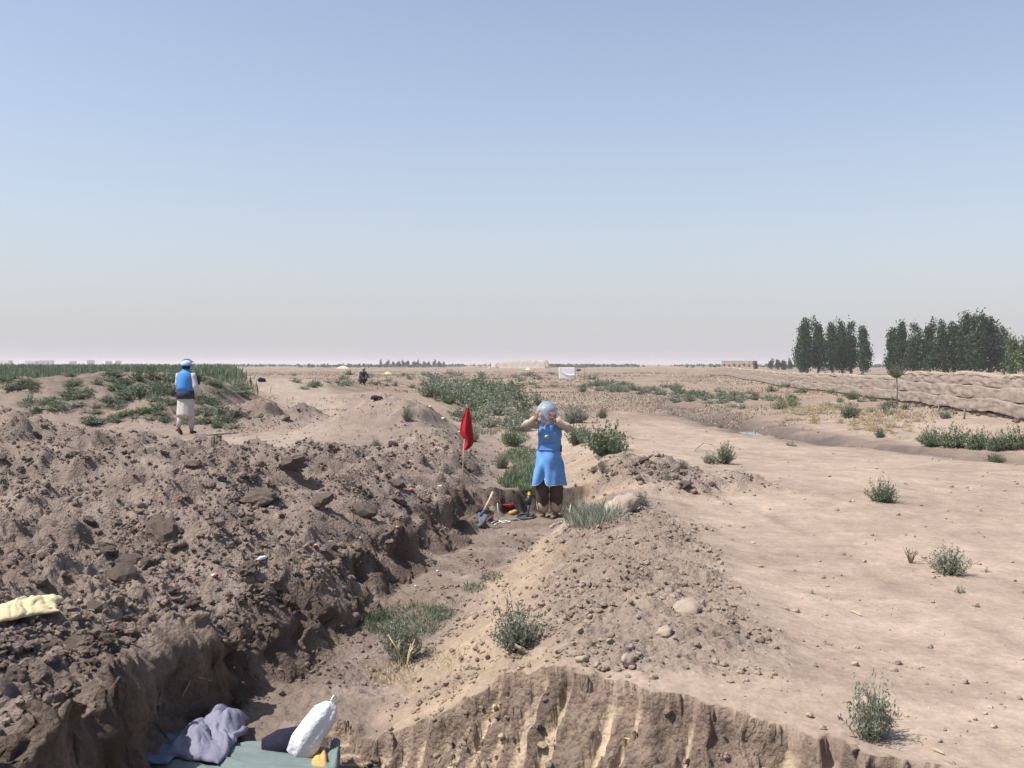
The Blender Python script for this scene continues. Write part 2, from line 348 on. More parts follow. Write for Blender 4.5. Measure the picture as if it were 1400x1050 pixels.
def ground_colour(x, y, z, M):
    n = lambda k, s, o=4: fbm(x * k, y * k, o, s)
    C = lambda *c: np.array(c)[None, :]
    def mix(a, b, t): return a + (b - a) * np.clip(t, 0, 1)[:, None]
    pale = C(.425, .328, .253); mid = C(.300, .230, .178); dark = C(.190, .147, .122); brown = C(.285, .222, .182)
    ochre = C(.370, .278, .195); wet = C(.105, .082, .070); stub = C(.305, .222, .165); cream = C(.415, .335, .262)
    left = ss(0.0, -0.6, M['d'])
    col = mix(pale + 0 * x[:, None], mid, 0.35 + 0.5 * n(.5, 201) + 0.3 * n(3, 202))
    col = mix(col, C(.275, .210, .165), 0.55 * tyre(x, y))
    # plain behind
    col = mix(col, mix(stub + 0 * x[:, None], mid, 0.4 + 0.8 * n(.15, 203)), ss(26, 40, y))
    col = mix(col, C(.205, .155, .115), 0.75 * ss(0.0, 0.6, n(.10, 204) + 0.6 * n(.5, 205)) * ss(26, 40, y))
    col = mix(col, C(.40, .32, .235), 0.5 * ss(0.25, 0.7, n(.16, 221) + 0.4 * n(.9, 222)) * ss(26, 40, y))
    # left, away from the spoil
    col = mix(col, mix(mid + 0 * x[:, None], brown, 0.65 + 0.8 * n(.6, 206)), left * ss(34, 26, y))
    path = gauss(x, y, -7.0, 21.5, 4.0, 1.5, -0.1) + gauss(x, y, -4.8, 23.2, 1.4, 1.6)
    col = mix(col, cream, 0.6 * ss(0.45, 0.95, path + 0.3 * n(.8, 207)) * (1 - M['spoil']))
    tx = np.interp(y, [29, 36, 45, 63, 107, 150], [-6.4, -7.2, -9.3, -15, -30, -48]); tw = np.interp(y, [29, 41, 73, 107, 150], [.9, 1.6, 2.4, 2.2, 2.0])
    track = ss(1.25, 0.75, np.abs(x - tx) / tw + 0.35 * n(.35, 208)) * ss(28, 31, y) * ss(160, 120, y)
    col = mix(col, cream, 0.8 * track * (0.8 + 0.4 * n(.8, 220)))
    col = mix(col, mix(C(.262, .207, .166) + 0 * x[:, None], C(.20, .155, .122), .4 + n(1, 209)), M['hill'] * 0.95)
    # banks, heaps, spoil
    col = mix(col, mix(ochre + 0 * x[:, None], mid, 0.25 + n(2, 210)), 0.85 * M['bank'])
    col = mix(col, mix(brown + 0 * x[:, None], mid, .25 + n(2, 211)), 0.9 * np.clip(M['heap'] * 1.3, 0, 1))
    col = mix(col, mix(mid + 0 * x[:, None], brown, .3 + n(2, 219)), 0.7 * M['ridge'] * (1 - M['pile']))
    spn = np.clip(0.45 + 0.75 * n(.9, 212) + 0.35 * n(5, 213), 0, 1)
    col = mix(col, mix(dark + 0 * x[:, None], brown, spn), 0.95 * np.clip(M['spoil'] + M['pile'] * .9 + M['lump'], 0, 1) * lerp(1, 0.65, ss(14, 20, y) * ss(-5, -2, x) * left))
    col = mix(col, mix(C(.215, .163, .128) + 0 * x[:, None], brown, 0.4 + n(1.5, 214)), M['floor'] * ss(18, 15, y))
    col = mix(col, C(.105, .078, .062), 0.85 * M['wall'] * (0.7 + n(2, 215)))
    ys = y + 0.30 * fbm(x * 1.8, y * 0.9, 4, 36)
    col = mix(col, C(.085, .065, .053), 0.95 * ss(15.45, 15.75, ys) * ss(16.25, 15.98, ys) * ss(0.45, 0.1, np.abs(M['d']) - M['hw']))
    # the cut face: pale scraped grooves, darker torn soil between
    col = mix(col, mix(C(.255, .190, .143) + 0 * x[:, None], C(.165, .122, .096), 0.5 + 1.0 * n(3, 216)), M['face'])
    col = mix(col, C(.43, .335, .235), 0.9 * M['groove'] * ss(0.0, 0.03, M['drop']))
    # ditch on the right
    dd = np.abs(x - np.interp(y, _DY, _DX) + 0.35 * M['n1'])
    col = mix(col, C(.20, .152, .125), 0.85 * ss(2.0, 0.7, dd + 0.5 * n(.5, 217)) * ss(15, 20, y) * ss(75, 45, y))
    col = mix(col, wet, 0.75 * ss(1.3, 0.3, dd + .4 * n(.7, 223)) * ss(19, 21.5, y) * ss(42, 33, y))
    loose = np.clip(M['spoil'] + M['pile'] + M['lump'] + M['wall'] + M['heap'] + M['face'], 0, 1)
    return np.clip(col * ((1 + 0.10 * n(8, 218, 3)) * lerp(0.80, 1.0, loose))[:, None], 0.02, 0.9)

def build_ground():
    a = np.radians(np.concatenate([np.linspace(-180, -46, 40, endpoint=False), np.linspace(-46, -38, 30, endpoint=False),
                                   np.arange(-38, 38, 0.107), np.linspace(38, 46, 30, endpoint=False), np.linspace(46, 180, 41)]))
    a = a[:-1]                                        # closed round the camera
    r = [0.4]
    while r[-1] < 3.6: r.append(r[-1] + 0.16)
    while r[-1] < 8: r.append(r[-1] * 1.0031)
    while r[-1] < 34: r.append(r[-1] * 1.0036)
    while r[-1] < 110: r.append(r[-1] * 1.012)
    while r[-1] < 5200: r.append(r[-1] * 1.05)
    r = np.array(r)
    nr, na = len(r), len(a)
    X = np.outer(r, np.sin(a)).ravel(); Y = np.outer(r, np.cos(a)).ravel()
    Z, M = height(X, Y, True)
    far = np.hypot(X, Y) > 400
    Z = np.where(far, Z * 0.3, Z)
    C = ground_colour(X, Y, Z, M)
    global RG, AG, ZG, SPG
    RG, AG, ZG = r, a, Z.reshape(nr, na); SPG = dict((k, M[k].reshape(nr, na)) for k in ('spoil', 'pile', 'ridge', 'lump', 'heap', 'face', 'floor', 'bank', 'wall'))
    V = np.stack([X, Y, Z], 1)
    # torn soil leans and overhangs a little: push it sideways too
    sp = np.clip(M['spoil'] + .6 * M['pile'] + .5 * M['lump'] + M['wall'] + 0.5 * M['face'], 0, 1)
    V[:, 0] += sp * (0.030 * fbm(X * 6, Y * 6, 3, 301) + 0.05 * pn(X * 2.2, Y * 2.2, 302)); V[:, 1] += sp * 0.030 * fbm(X * 6, Y * 6, 3, 303)
    st = np.clip(M['wall'] * 1.4, 0, 1) * (np.hypot(X, Y) < 20)
    V[:, 0] += st * (0.10 * fbm(Y * 3.2, Z * 3.6, 4, 304) + 0.05 * clods(Y, Z, 0.15, 305, 0.3) + 0.03 * clods(Y, Z, 0.07, 310, 0.2) - 0.03)
    ce, cu = cut(X, Y); lip = np.exp(-((ce - 0.01) / 0.035) ** 2) * ss(-1.2, -0.9, X) * (np.hypot(X, Y) < 9)
    V[:, 1] -= lip * 0.02
    fm = M['face'] * (1 - M['groove']); V[:, 1] += fm * 0.03 * fbm(X * 7, Z * 7, 4, 308); V[:, 0] += fm * 0.02 * fbm(X * 9, Z * 9, 3, 309)
    i, j = np.meshgrid(np.arange(nr - 1), np.arange(na), indexing='ij'); j2 = (j + 1) % na
    Q = np.stack([i * na + j, i * na + j2, (i + 1) * na + j2, (i + 1) * na + j], -1).reshape(-1, 4)[:, ::-1]
    V = np.vstack([V, [[0, 0, 0.0]]]); C = np.vstack([C, C[:1]])
    ruf = np.clip(0.24 + 0.25 * ss(0, -1, M['d']) * (np.hypot(X, Y) < 36) + np.clip(M['spoil'] + M['pile'] + M['lump'] + M['wall'] + M['heap'] + M['face'] * (1 - .8 * M['groove']), 0, 1) + 0.5 * M['ridge'] + 0.25 * M['bank'] + 0.35 * M['floor'] + .4 * M['hill'], 0, 1)
    ruf = np.append(ruf, .1)
    global SOILC
    SOILC = C[:-1].reshape(nr, na, 3)
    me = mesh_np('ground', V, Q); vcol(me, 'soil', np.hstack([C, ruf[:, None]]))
    m = bpy.data.materials.new('bare_earth'); m.use_nodes = True
    nt = m.node_tree; nn = nt.nodes; l = nt.links; p = nn['Principled BSDF']
    p.inputs['Roughness'].default_value = 0.97; p.inputs['Specular IOR Level'].default_value = 0.08
    at_ = nn.new('ShaderNodeAttribute'); at_.attribute_name = 'soil'
    tc = nn.new('ShaderNodeTexCoord')
    n1 = nn.new('ShaderNodeTexNoise'); n1.inputs['Scale'].default_value = 22; n1.inputs['Detail'].default_value = 4; n1.inputs['Roughness'].default_value = 0.7
    n2 = nn.new('ShaderNodeTexNoise'); n2.inputs['Scale'].default_value = 2.2; n2.inputs['Detail'].default_value = 6; n2.inputs['Roughness'].default_value = 0.6
    for q in (n1, n2): l.new(tc.outputs['Object'], q.inputs['Vector'])
    r1 = nn.new('ShaderNodeMapRange'); r1.inputs[1].default_value = .25; r1.inputs[2].default_value = .75; r1.inputs[3].default_value = .80; r1.inputs[4].default_value = 1.18
    r2 = nn.new('ShaderNodeMapRange'); r2.inputs[1].default_value = .3; r2.inputs[2].default_value = .7; r2.inputs[3].default_value = .84; r2.inputs[4].default_value = 1.14
    l.new(n1.outputs['Fac'], r1.inputs[0]); l.new(n2.outputs['Fac'], r2.inputs[0])
    mu = nn.new('ShaderNodeMath'); mu.operation = 'MULTIPLY'; l.new(r1.outputs[0], mu.inputs[0]); l.new(r2.outputs[0], mu.inputs[1])
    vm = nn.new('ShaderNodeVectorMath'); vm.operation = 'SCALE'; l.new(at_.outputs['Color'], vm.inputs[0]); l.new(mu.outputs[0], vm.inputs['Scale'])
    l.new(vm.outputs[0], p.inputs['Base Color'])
    nb = nn.new('ShaderNodeTexNoise'); nb.inputs['Scale'].default_value = 38; nb.inputs['Detail'].default_value = 6; nb.inputs['Roughness'].default_value = 0.66
    vo = nn.new('ShaderNodeTexVoronoi'); vo.inputs['Scale'].default_value = 34; vo.inputs['Randomness'].default_value = 1
    for q in (nb, vo): l.new(tc.outputs['Object'], q.inputs['Vector'])
    ad = nn.new('ShaderNodeMath'); ad.operation = 'SUBTRACT'; l.new(nb.outputs['Fac'], ad.inputs[0])
    mv = nn.new('ShaderNodeMath'); mv.operation = 'MULTIPLY'; mv.inputs[1].default_value = 0.45; l.new(vo.outputs['Distance'], mv.inputs[0]); l.new(mv.outputs[0], ad.inputs[1])
    b = nn.new('ShaderNodeBump'); b.inputs['Strength'].default_value = 0.9; b.inputs['Distance'].default_value = 0.035
    l.new(at_.outputs['Alpha'], b.inputs['Strength'])
    l.new(ad.outputs[0], b.inputs['Height']); l.new(b.outputs[0], p.inputs['Normal'])
    g = obj('ground', me, m); g['kind'] = 'structure'
    return g, m
ground, M_EARTH = build_ground()
# ------------------------------------------------------------------ clods and crumbs of earth
def ico(sub):
    bm = bmesh.new(); bmesh.ops.create_icosphere(bm, subdivisions=sub, radius=1.0)
    V = np.array([v.co[:] for v in bm.verts]); Fc = np.array([[v.index for v in f.verts] for f in bm.faces]); bm.free(); return V, Fc
def rocky(sub, seed, rough=0.35):
    V, Fc = ico(sub); rs = np.random.RandomState(seed); fine = 1 if sub > 1 else 0
    # cut a ball with random planes: flat broken sides and blunt corners
    for _ in range(4 if fine else 7):
        n = rs.normal(size=3); n /= np.linalg.norm(n); dcut = rs.uniform(0.7, 0.95) if fine else rs.uniform(0.6, 0.95)
        e = V @ n - dcut; V = V - np.outer(np.clip(e, 0, None), n)
    nn = V * 1.7 + rs.uniform(0, 50, 3)
    V = V * (1 + rough * 0.5 * fbm(nn[:, 0] + nn[:, 2] * 0.7, nn[:, 1] - nn[:, 2] * 0.6, 3, seed))[:, None]
    if fine:        # knobbly, crumbling skin
        for fr, am in ((1.6, .34), (3.4, .24), (7.0, .15)):
            q = V * fr + rs.uniform(0, 50, 3); w = (np.abs(pn(q[:, 0], q[:, 1], seed + 2)) + np.abs(pn(q[:, 1], q[:, 2], seed + 3)) + np.abs(pn(q[:, 2], q[:, 0], seed + 4))) / 3
            V = V * (1 + am * (w - .3) * 2)[:, None]
    return V * np.array([1, rs.uniform(.7, 1), rs.uniform(.55, .85)]), Fc
def rot_np(rs, n):
    q = rs.normal(size=(n, 4)); q /= np.linalg.norm(q, axis=1)[:, None]; w, x, y, z = q.T
    return np.stack([np.stack([1 - 2 * (y * y + z * z), 2 * (x * y - z * w), 2 * (x * z + y * w)], -1),
                     np.stack([2 * (x * y + z * w), 1 - 2 * (x * x + z * z), 2 * (y * z - x * w)], -1),
                     np.stack([2 * (x * z - y * w), 2 * (y * z + x * w), 1 - 2 * (x * x + y * y)], -1)], 1)
def sample_ground(n, weight, seed, rmin=3.9, rmax=30.0, amax=0.52):
    """random ground points spread by area, kept with the probability that weight gives"""
    rs = np.random.RandomState(seed)
    i0, i1 = np.searchsorted(RG, [rmin, rmax]); out = []
    r = np.exp(rs.uniform(math.log(rmin), math.log(rmax), n * 6)); a = rs.uniform(-amax, amax, n * 6)
    i = np.clip(np.searchsorted(RG, r), 0, len(RG) - 1); j = np.clip(np.searchsorted(AG, a), 0, len(AG) - 1)
    k = np.nonzero(rs.uniform(size=len(r)) < weight(i, j, r, a))[0][:n]
    return r[k] * np.sin(a[k]), r[k] * np.cos(a[k]), ZG[i[k], j[k]], i[k], j[k], rs
def scatter(name, n, weight, seed, smin, smax, mat, rmax=30.0, power=3.0, grow=0.0, protos=6, sub=1, alpha=1.0):
    x, y, z, i, j, rs = sample_ground(n, weight, seed, rmax=rmax)
    m = len(x); size = smin + (smax - smin) * rs.uniform(size=m) ** power
    size = size * (1 + grow * np.hypot(x, y))
    R = rot_np(rs, m); Vs = []; Fs = []; off = 0; Cs = []
    pv = [rocky(sub, seed * 10 + k, 0.5) for k in range(protos)]
    which = rs.randint(0, protos, m); tone = rs.uniform(0.82, 1.18, m)
    for k in range(protos):
        s = np.nonzero(which == k)[0]; V, Fc = pv[k]
        P = np.einsum('nij,vj->nvi', R[s], V) * size[s][:, None, None]; P[:, :, 2] *= 0.8
        P = P + np.stack([x[s], y[s], z[s] + 0.25 * size[s]], 1)[:, None, :]
        Vs.append(P.reshape(-1, 3)); Fs.append((Fc[None] + (np.arange(len(s)) * len(V))[:, None, None]).reshape(-1, 3) + off); off += len(s) * len(V)
        Cs.append(np.repeat(SOILC[i[s], j[s]] * tone[s][:, None], len(V), 0))
    me = mesh_np(name, np.vstack(Vs), np.vstack(Fs), smooth=False); Cs = np.vstack(Cs); vcol(me, 'soil', np.hstack([Cs, np.full((len(Cs), 1), alpha)]))
    o = obj(name, me, mat); o['kind'] = 'stuff'; return o
def clear_of(i, j, r, a):
    """keep the working floor, where people and kit stand, free of clods"""
    x = r * np.sin(a); y = r * np.cos(a)
    return ~((np.abs(x - 0.35) < 0.75) & (np.abs(y - 14.6) < 0.8) | ((x > -2.3) & (x < -0.9) & (y < 6.9)))
dens = lambda k: SPG[k]
w_sp = lambda i, j, r, a: np.clip(SPG['spoil'][i, j] + SPG['lump'][i, j] + 0.9 * SPG['pile'][i, j], 0, 1) * clear_of(i, j, r, a) * (0.25 + 0.75 * (fbm(r * np.sin(a) * 1.1, r * np.cos(a) * 1.1, 3, 401) > -0.1))
o = scatter('soil_crumbs', 17000, w_sp, 3, 0.006, 0.026, M_EARTH, rmax=29, power=2.2, grow=0.02)
o2 = scatter('soil_lumps', 2300, w_sp, 4, 0.022, 0.062, M_EARTH, rmax=29, power=2.6, grow=0.012, sub=2)
tag(o2, 'fist-sized brown lumps of earth strewn over the dark spoil heap', 'soil lumps')
tag(o, 'small brown crumbs of fresh earth over the dark spoil heap', 'soil crumbs')
w_rd = lambda i, j, r, a: clear_of(i, j, r, a) * np.clip(1.0 * SPG['ridge'][i, j] + 0.45 * SPG['bank'][i, j] + 0.9 * SPG['heap'][i, j] + 0.5 * SPG['floor'][i, j] + 0.35 * SPG['face'][i, j] + 0.05 + 0.22 * ((a < -0.02) & (r > 17)) - 0.9 * SPG['spoil'][i, j], 0, 1) * (0.15 + 0.85 * (fbm(r * np.sin(a) * 1.5, r * np.cos(a) * 1.5, 3, 402) > 0.05))
o = scatter('dry_soil_crumbs', 14000, w_rd, 5, 0.006, 0.030, M_EARTH, rmax=34, power=3.4, grow=0.015, alpha=0.35)
tag(o, 'dry pale crumbs of earth on the right bank, ridge and trench floor', 'soil crumbs')

clod_me = []
for k in range(10):
    V, Fc = rocky(3 if k < 5 else 2, 900 + k, 0.45)
    me = mesh_np('earth_clod', V, Fc, smooth=False); vcol(me, 'soil', np.tile([[.255, .198, .163]], (len(V), 1))); me.materials.append(M_EARTH); clod_me.append(me)
pale_me = []
for k in range(4):
    V, Fc = rocky(3, 950 + k, 0.4)
    me = mesh_np('pale_clod', V, Fc, smooth=True); vcol(me, 'soil', np.tile([[.37, .295, .23, .4]], (len(V), 1))); me.materials.append(M_EARTH); pale_me.append(me)
crust_me = []
for k in range(4):
    V, Fc = rocky(2, 970 + k, 0.5)
    me = mesh_np('crust_flake', V, Fc, smooth=False); vcol(me, 'soil', np.tile([[.27, .205, .152]], (len(V), 1))); me.materials.append(M_EARTH); crust_me.append(me)
rc = random.Random(17)
def clod(x, y, s, label, group=None, me=None, flat=1.0, sink=0.25, name='earth_clod'):
    o = bpy.data.objects.new(name, me or rc.choice(clod_me)); COL.objects.link(o)
    o.location = (x, y, H(x, y) + s * (0.55 - sink) * flat); o.rotation_euler = (rc.uniform(-.5, .5), rc.uniform(-.5, .5), rc.uniform(0, 6.28))
    o.scale = (s * rc.uniform(.85, 1.2), s * rc.uniform(.8, 1.1), s * rc.uniform(.75, 1.0) * flat)
    return tag(o, label, 'clod', group)
# the ones that stand out in the photograph: pixel, width in pixels, label
for px, py, w, lab in [
    (168, 795, 52, 'large rounded brown clod between yellow cloth and white stone sliver'),
    (225, 735, 62, 'largest dark clod, split by a black crack, on the spoil heap'),
    (440, 690, 44, 'flat-topped square clod of smooth brown earth in middle of spoil'),
    (355, 690, 46, 'long dark brown clod with a shaded underside in middle of spoil'),
    (400, 640, 40, 'upright blocky clod on the spoil crest before the track'),
    (500, 705, 38, 'leaning brown clod above a dark hollow of the spoil'),
    (262, 640, 30, 'dark knobbly clod below the pale footpath edge'),
    (545, 690, 26, 'rounded clod beside the red and white stone on spoil'),
    (100, 890, 44, 'lumpy dark clod just below the yellow cloth'),
    (262, 830, 30, 'low brown clod with a dry twig lying on it')]:
    p = at(px, py); clod(p.x, p.y, w / F * p.y * 0.5, lab)
for px, py, w, lab in [
    (908, 868, 30, 'pale rounded stone-like clod on the right bank ridge'),
    (858, 905, 26, 'small pale clod at top edge of the grooved cut'),
    (718, 893, 36, 'flat grey earth slab below the round green shrub on the bank'),
    (940, 838, 46, 'broad pale lump half buried on the right bank ridge'),
    (795, 905, 24, 'tilted pale sliver of earth at top of the grooved cut'),
    (850, 700, 52, 'pale crumbly block of earth standing on the bank crest'),
    (862, 912, 20, 'dark clod stuck in the grooved cut face')]:
    p = at(px, py); clod(p.x, p.y, w / F * p.y * 0.5, lab, me=rc.choice(pale_me) if 'dark' not in lab else None, flat=0.8 if 'slab' not in lab else 0.4, name='pale_clod')
x, y, z, i, j, rs = sample_ground(215, lambda i, j, r, a: 0.9 * (SPG['spoil'][i, j] > 0.6) * clear_of(i, j, r, a) * np.clip((r / 18) ** 0.5, 0, 1), 61, rmin=5.0, rmax=19, amax=0.49)
for k in range(len(x)):
    s = (0.020 + 0.075 * rc.random() ** 3.4) * (1 + 0.03 * y[k]); X_, Y_ = float(x[k]), float(y[k]); dl = float(tcx(np.array([Y_]))[0]) - X_
    if Y_ > 16: w_ = 'on the spoil crest in front of the footpath'
    elif dl < 1.3: w_ = 'along the broken lip of the fresh trench'
    elif Y_ < 8 and X_ < -2.2: w_ = 'on the near spoil around the yellow cloth'
    elif X_ > -2.6 and Y_ > 10: w_ = 'on the spoil slope below the red flag'
    elif X_ < -5.2: w_ = 'on the far outer shoulder of the spoil heap'
    else: w_ = 'in the middle of the dark spoil heap'
    big = 'big' if s > .075 else 'small'
    clod(X_, Y_, s, big + ' brown earth clod lying ' + w_, 'clods on the left spoil heap', sink=.35)
x, y, z, i, j, rs = sample_ground(34, lambda i, j, r, a: 0.9 * (SPG['pile'][i, j] > 0.35), 62, rmin=11, rmax=18, amax=0.3)
for k in range(len(x)):
    clod(float(x[k]), float(y[k]), 0.04 + 0.07 * rc.random() ** 2, 'brown clod in the low dirt pile beside the green shrubs on right bank', 'clods of the right bank pile')
x, y, z, i, j, rs = sample_ground(26, lambda i, j, r, a: 0.9 * (SPG['lump'][i, j] > 0.35), 63, rmin=22, rmax=32, amax=0.5)
for k in range(len(x)):
    clod(float(x[k]), float(y[k]), 0.08 + 0.16 * rc.random() ** 2, 'dark clod on the broken berm between footpath and pale track', 'clods on the berm by the pale track')

# ------------------------------------------------------------------ plants
M_SAGE = mk('grey_green_leaf', (.235, .250, .190), 0.85, 0.3, 3, attr='tint', trans=0.25)
M_GREEN = mk('fresh_green_leaf', (.140, .175, .105), 0.8, 0.3, 3, attr='tint', trans=0.25)
M_STRAW = mk('dry_straw', (.44, .355, .225), 0.9, 0.25, 3, attr='tint', trans=0.2)
M_STALK = mk('dry_stalk', (.50, .40, .24), .9, .2, 6)
M_STEM = mk('plant_stem', (.27, .24, .15), 0.9, 0.2, 5)
M_TWIG = mk('dry_twig', (.26, .20, .14), 0.9, 0.25, 10)
M_BARK = mk('poplar_bark', (.24, .21, .17), 0.9, 0.25, 4, bump=0.4, bscale=12)
M_POPLAR = mk('poplar_leaf', (.034, .066, .030), 0.75, 0.3, 0.6, attr='tint', trans=0.18)
M_LIGHTTREE = mk('light_tree_leaf', (.085, .130, .050), 0.75, 0.3, 0.6, attr='tint', trans=0.2)
M_FARTREE = mk('far_tree_leaf', (.055, .078, .048), 0.85, 0.3, 0.3, attr='tint', trans=0.1)

def leaves(P, D, L, Wd, rs):
    """two-triangle leaves at P along D, length L, width Wd"""
    n = len(P); side = np.cross(D, rs.normal(size=(n, 3))); side /= np.linalg.norm(side, axis=1)[:, None] + 1e-9
    L = np.asarray(L).reshape(-1, 1); Wd = np.asarray(Wd).reshape(-1, 1)
    V = np.stack([P, P + D * L * .5 + side * Wd * .5, P + D * L, P + D * L * .5 - side * Wd * .5], 1).reshape(-1, 3)
    return V, np.arange(4 * n).reshape(n, 4)
def unit(v): return v / (np.linalg.norm(v, axis=-1, keepdims=True) + 1e-9)
def shrub_mesh(seed, stems=150, leaf=16, spread=0.75, droop=0.25, width=0.02, thin=0.005):
    """unit shrub: radius about 0.5, height about 0.6; wiry stems with small leaves"""
    rs = np.random.RandomState(seed)
    Vs = []; Fs = []; off = 0; T = []
    lobes = rs.uniform(-0.30, 0.30, (4, 2))
    for k in range(stems):
        az = rs.uniform(0, 6.283); lean = spread * rs.uniform(0.05, 1) ** 0.7
        lb = lobes[rs.randint(4)] * 0.6
        d = unit(np.array([math.cos(az) * lean, math.sin(az) * lean, 1 - 0.45 * lean])); ln = rs.uniform(0.38, 0.72) * (1 - 0.25 * lean)
        t = np.linspace(0, 1, 5)[:, None]
        p = np.array([lb[0] * .7 + d[0] * .05, lb[1] * .7 + d[1] * .05, -0.04]) + d * ln * t + np.array([0, 0, -droop * lean * ln]) * t ** 2 + rs.normal(0, .012, (5, 3)) * t
        sd = unit(np.cross(d, rs.normal(size=3))); w = (thin * (1.1 - t))
        q = np.stack([p - sd * w, p + sd * w], 1).reshape(-1, 3)
        Vs.append(q); Fs.append(np.array([[2 * i, 2 * i + 1, 2 * i + 3, 2 * i + 2] for i in range(4)]) + off); off += 10; T += [0.85 + .1 * rs.rand()] * 10
        u = rs.uniform(0.15, 1.0, leaf); i0 = np.clip((u * 4).astype(int), 0, 3); f = (u * 4 - i0)[:, None]
        P = p[i0] * (1 - f) + p[i0 + 1] * f; D = unit(d * 0.6 + rs.normal(0, 0.75, (leaf, 3)))
        V, Fc = leaves(P, D, rs.uniform(0.035, 0.075, leaf), width * rs.uniform(.6, 1.2, leaf), rs)
        Vs.append(V); Fs.append(Fc + off); off += len(V); T += list(np.repeat(rs.uniform(0.75, 1.3) * rs.uniform(.85, 1.15, leaf), 4))
    me = mesh_np('foliage', np.vstack(Vs), np.vstack(Fs), smooth=False)
    T = np.array(T); vcol(me, 'tint', np.stack([T, T, T * 0.97], 1)); return me
def stem_mesh(seed, n=9):
    b = MB(); r = random.Random(seed)
    for k in range(n):
        a = r.uniform(0, 6.28); l_ = r.uniform(.2, .55); e = Vector((math.cos(a) * l_ * .6, math.sin(a) * l_ * .6, r.uniform(.18, .45)))
        b.tube([(0.03 * math.cos(a), 0.03 * math.sin(a), -0.06), e * 0.5 + Vector((0, 0, .04)), e], [.010, .007, .003], n=4)
    me = bpy.data.meshes.new('stems'); me.from_pydata([tuple(v) for v in b.v], [], b.f); me.update(); return me
SH = {'sage': [shrub_mesh(700 + k) for k in range(4)],
      'green': [shrub_mesh(720 + k, stems=150, leaf=15, spread=0.85, width=0.024) for k in range(4)],
      'small': [shrub_mesh(740 + k, stems=34, leaf=12, spread=1.0, width=0.034, thin=0.007) for k in range(4)],
      'far': [shrub_mesh(760 + k, stems=46, leaf=12, spread=0.9, width=0.05, thin=0.010) for k in range(4)]}
STEM = stem_mesh(5)
for k, ml in (('sage', M_SAGE), ('green', M_GREEN), ('small', M_GREEN), ('far', M_SAGE)):
    for me in SH[k]: me.materials.append(ml)
FARG = [m.copy() for m in SH['far']]
for me in FARG: me.materials.clear(); me.materials.append(M_GREEN)
SH['farg'] = FARG
SMS = [m.copy() for m in SH['small']]
for me in SMS: me.materials.clear(); me.materials.append(M_STRAW)
SH['straw'] = SMS
STEM.materials.append(M_STEM)
rv = random.Random(4)
def shrub(p, w, h, label, kind='sage', group=None, stems=True, name='shrub', cat='shrub'):
    """w, h in metres; foliage radius ~0.5 and height ~0.62 before scaling"""
    e = empty(name, (p.x, p.y, H(p.x, p.y) - 0.01), label, cat, rv.uniform(0, 6.28), group)
    s = w / 0.95
    f = bpy.data.objects.new('foliage', rv.choice(SH[kind])); COL.objects.link(f); f.parent = e; f.scale = (s, s * rv.uniform(.85, 1.1), h / 0.47)
    if stems:
        t = bpy.data.objects.new('stem', STEM); COL.objects.link(t); t.parent = e; t.scale = (s * .6, s * .6, h / 0.75)
    return e
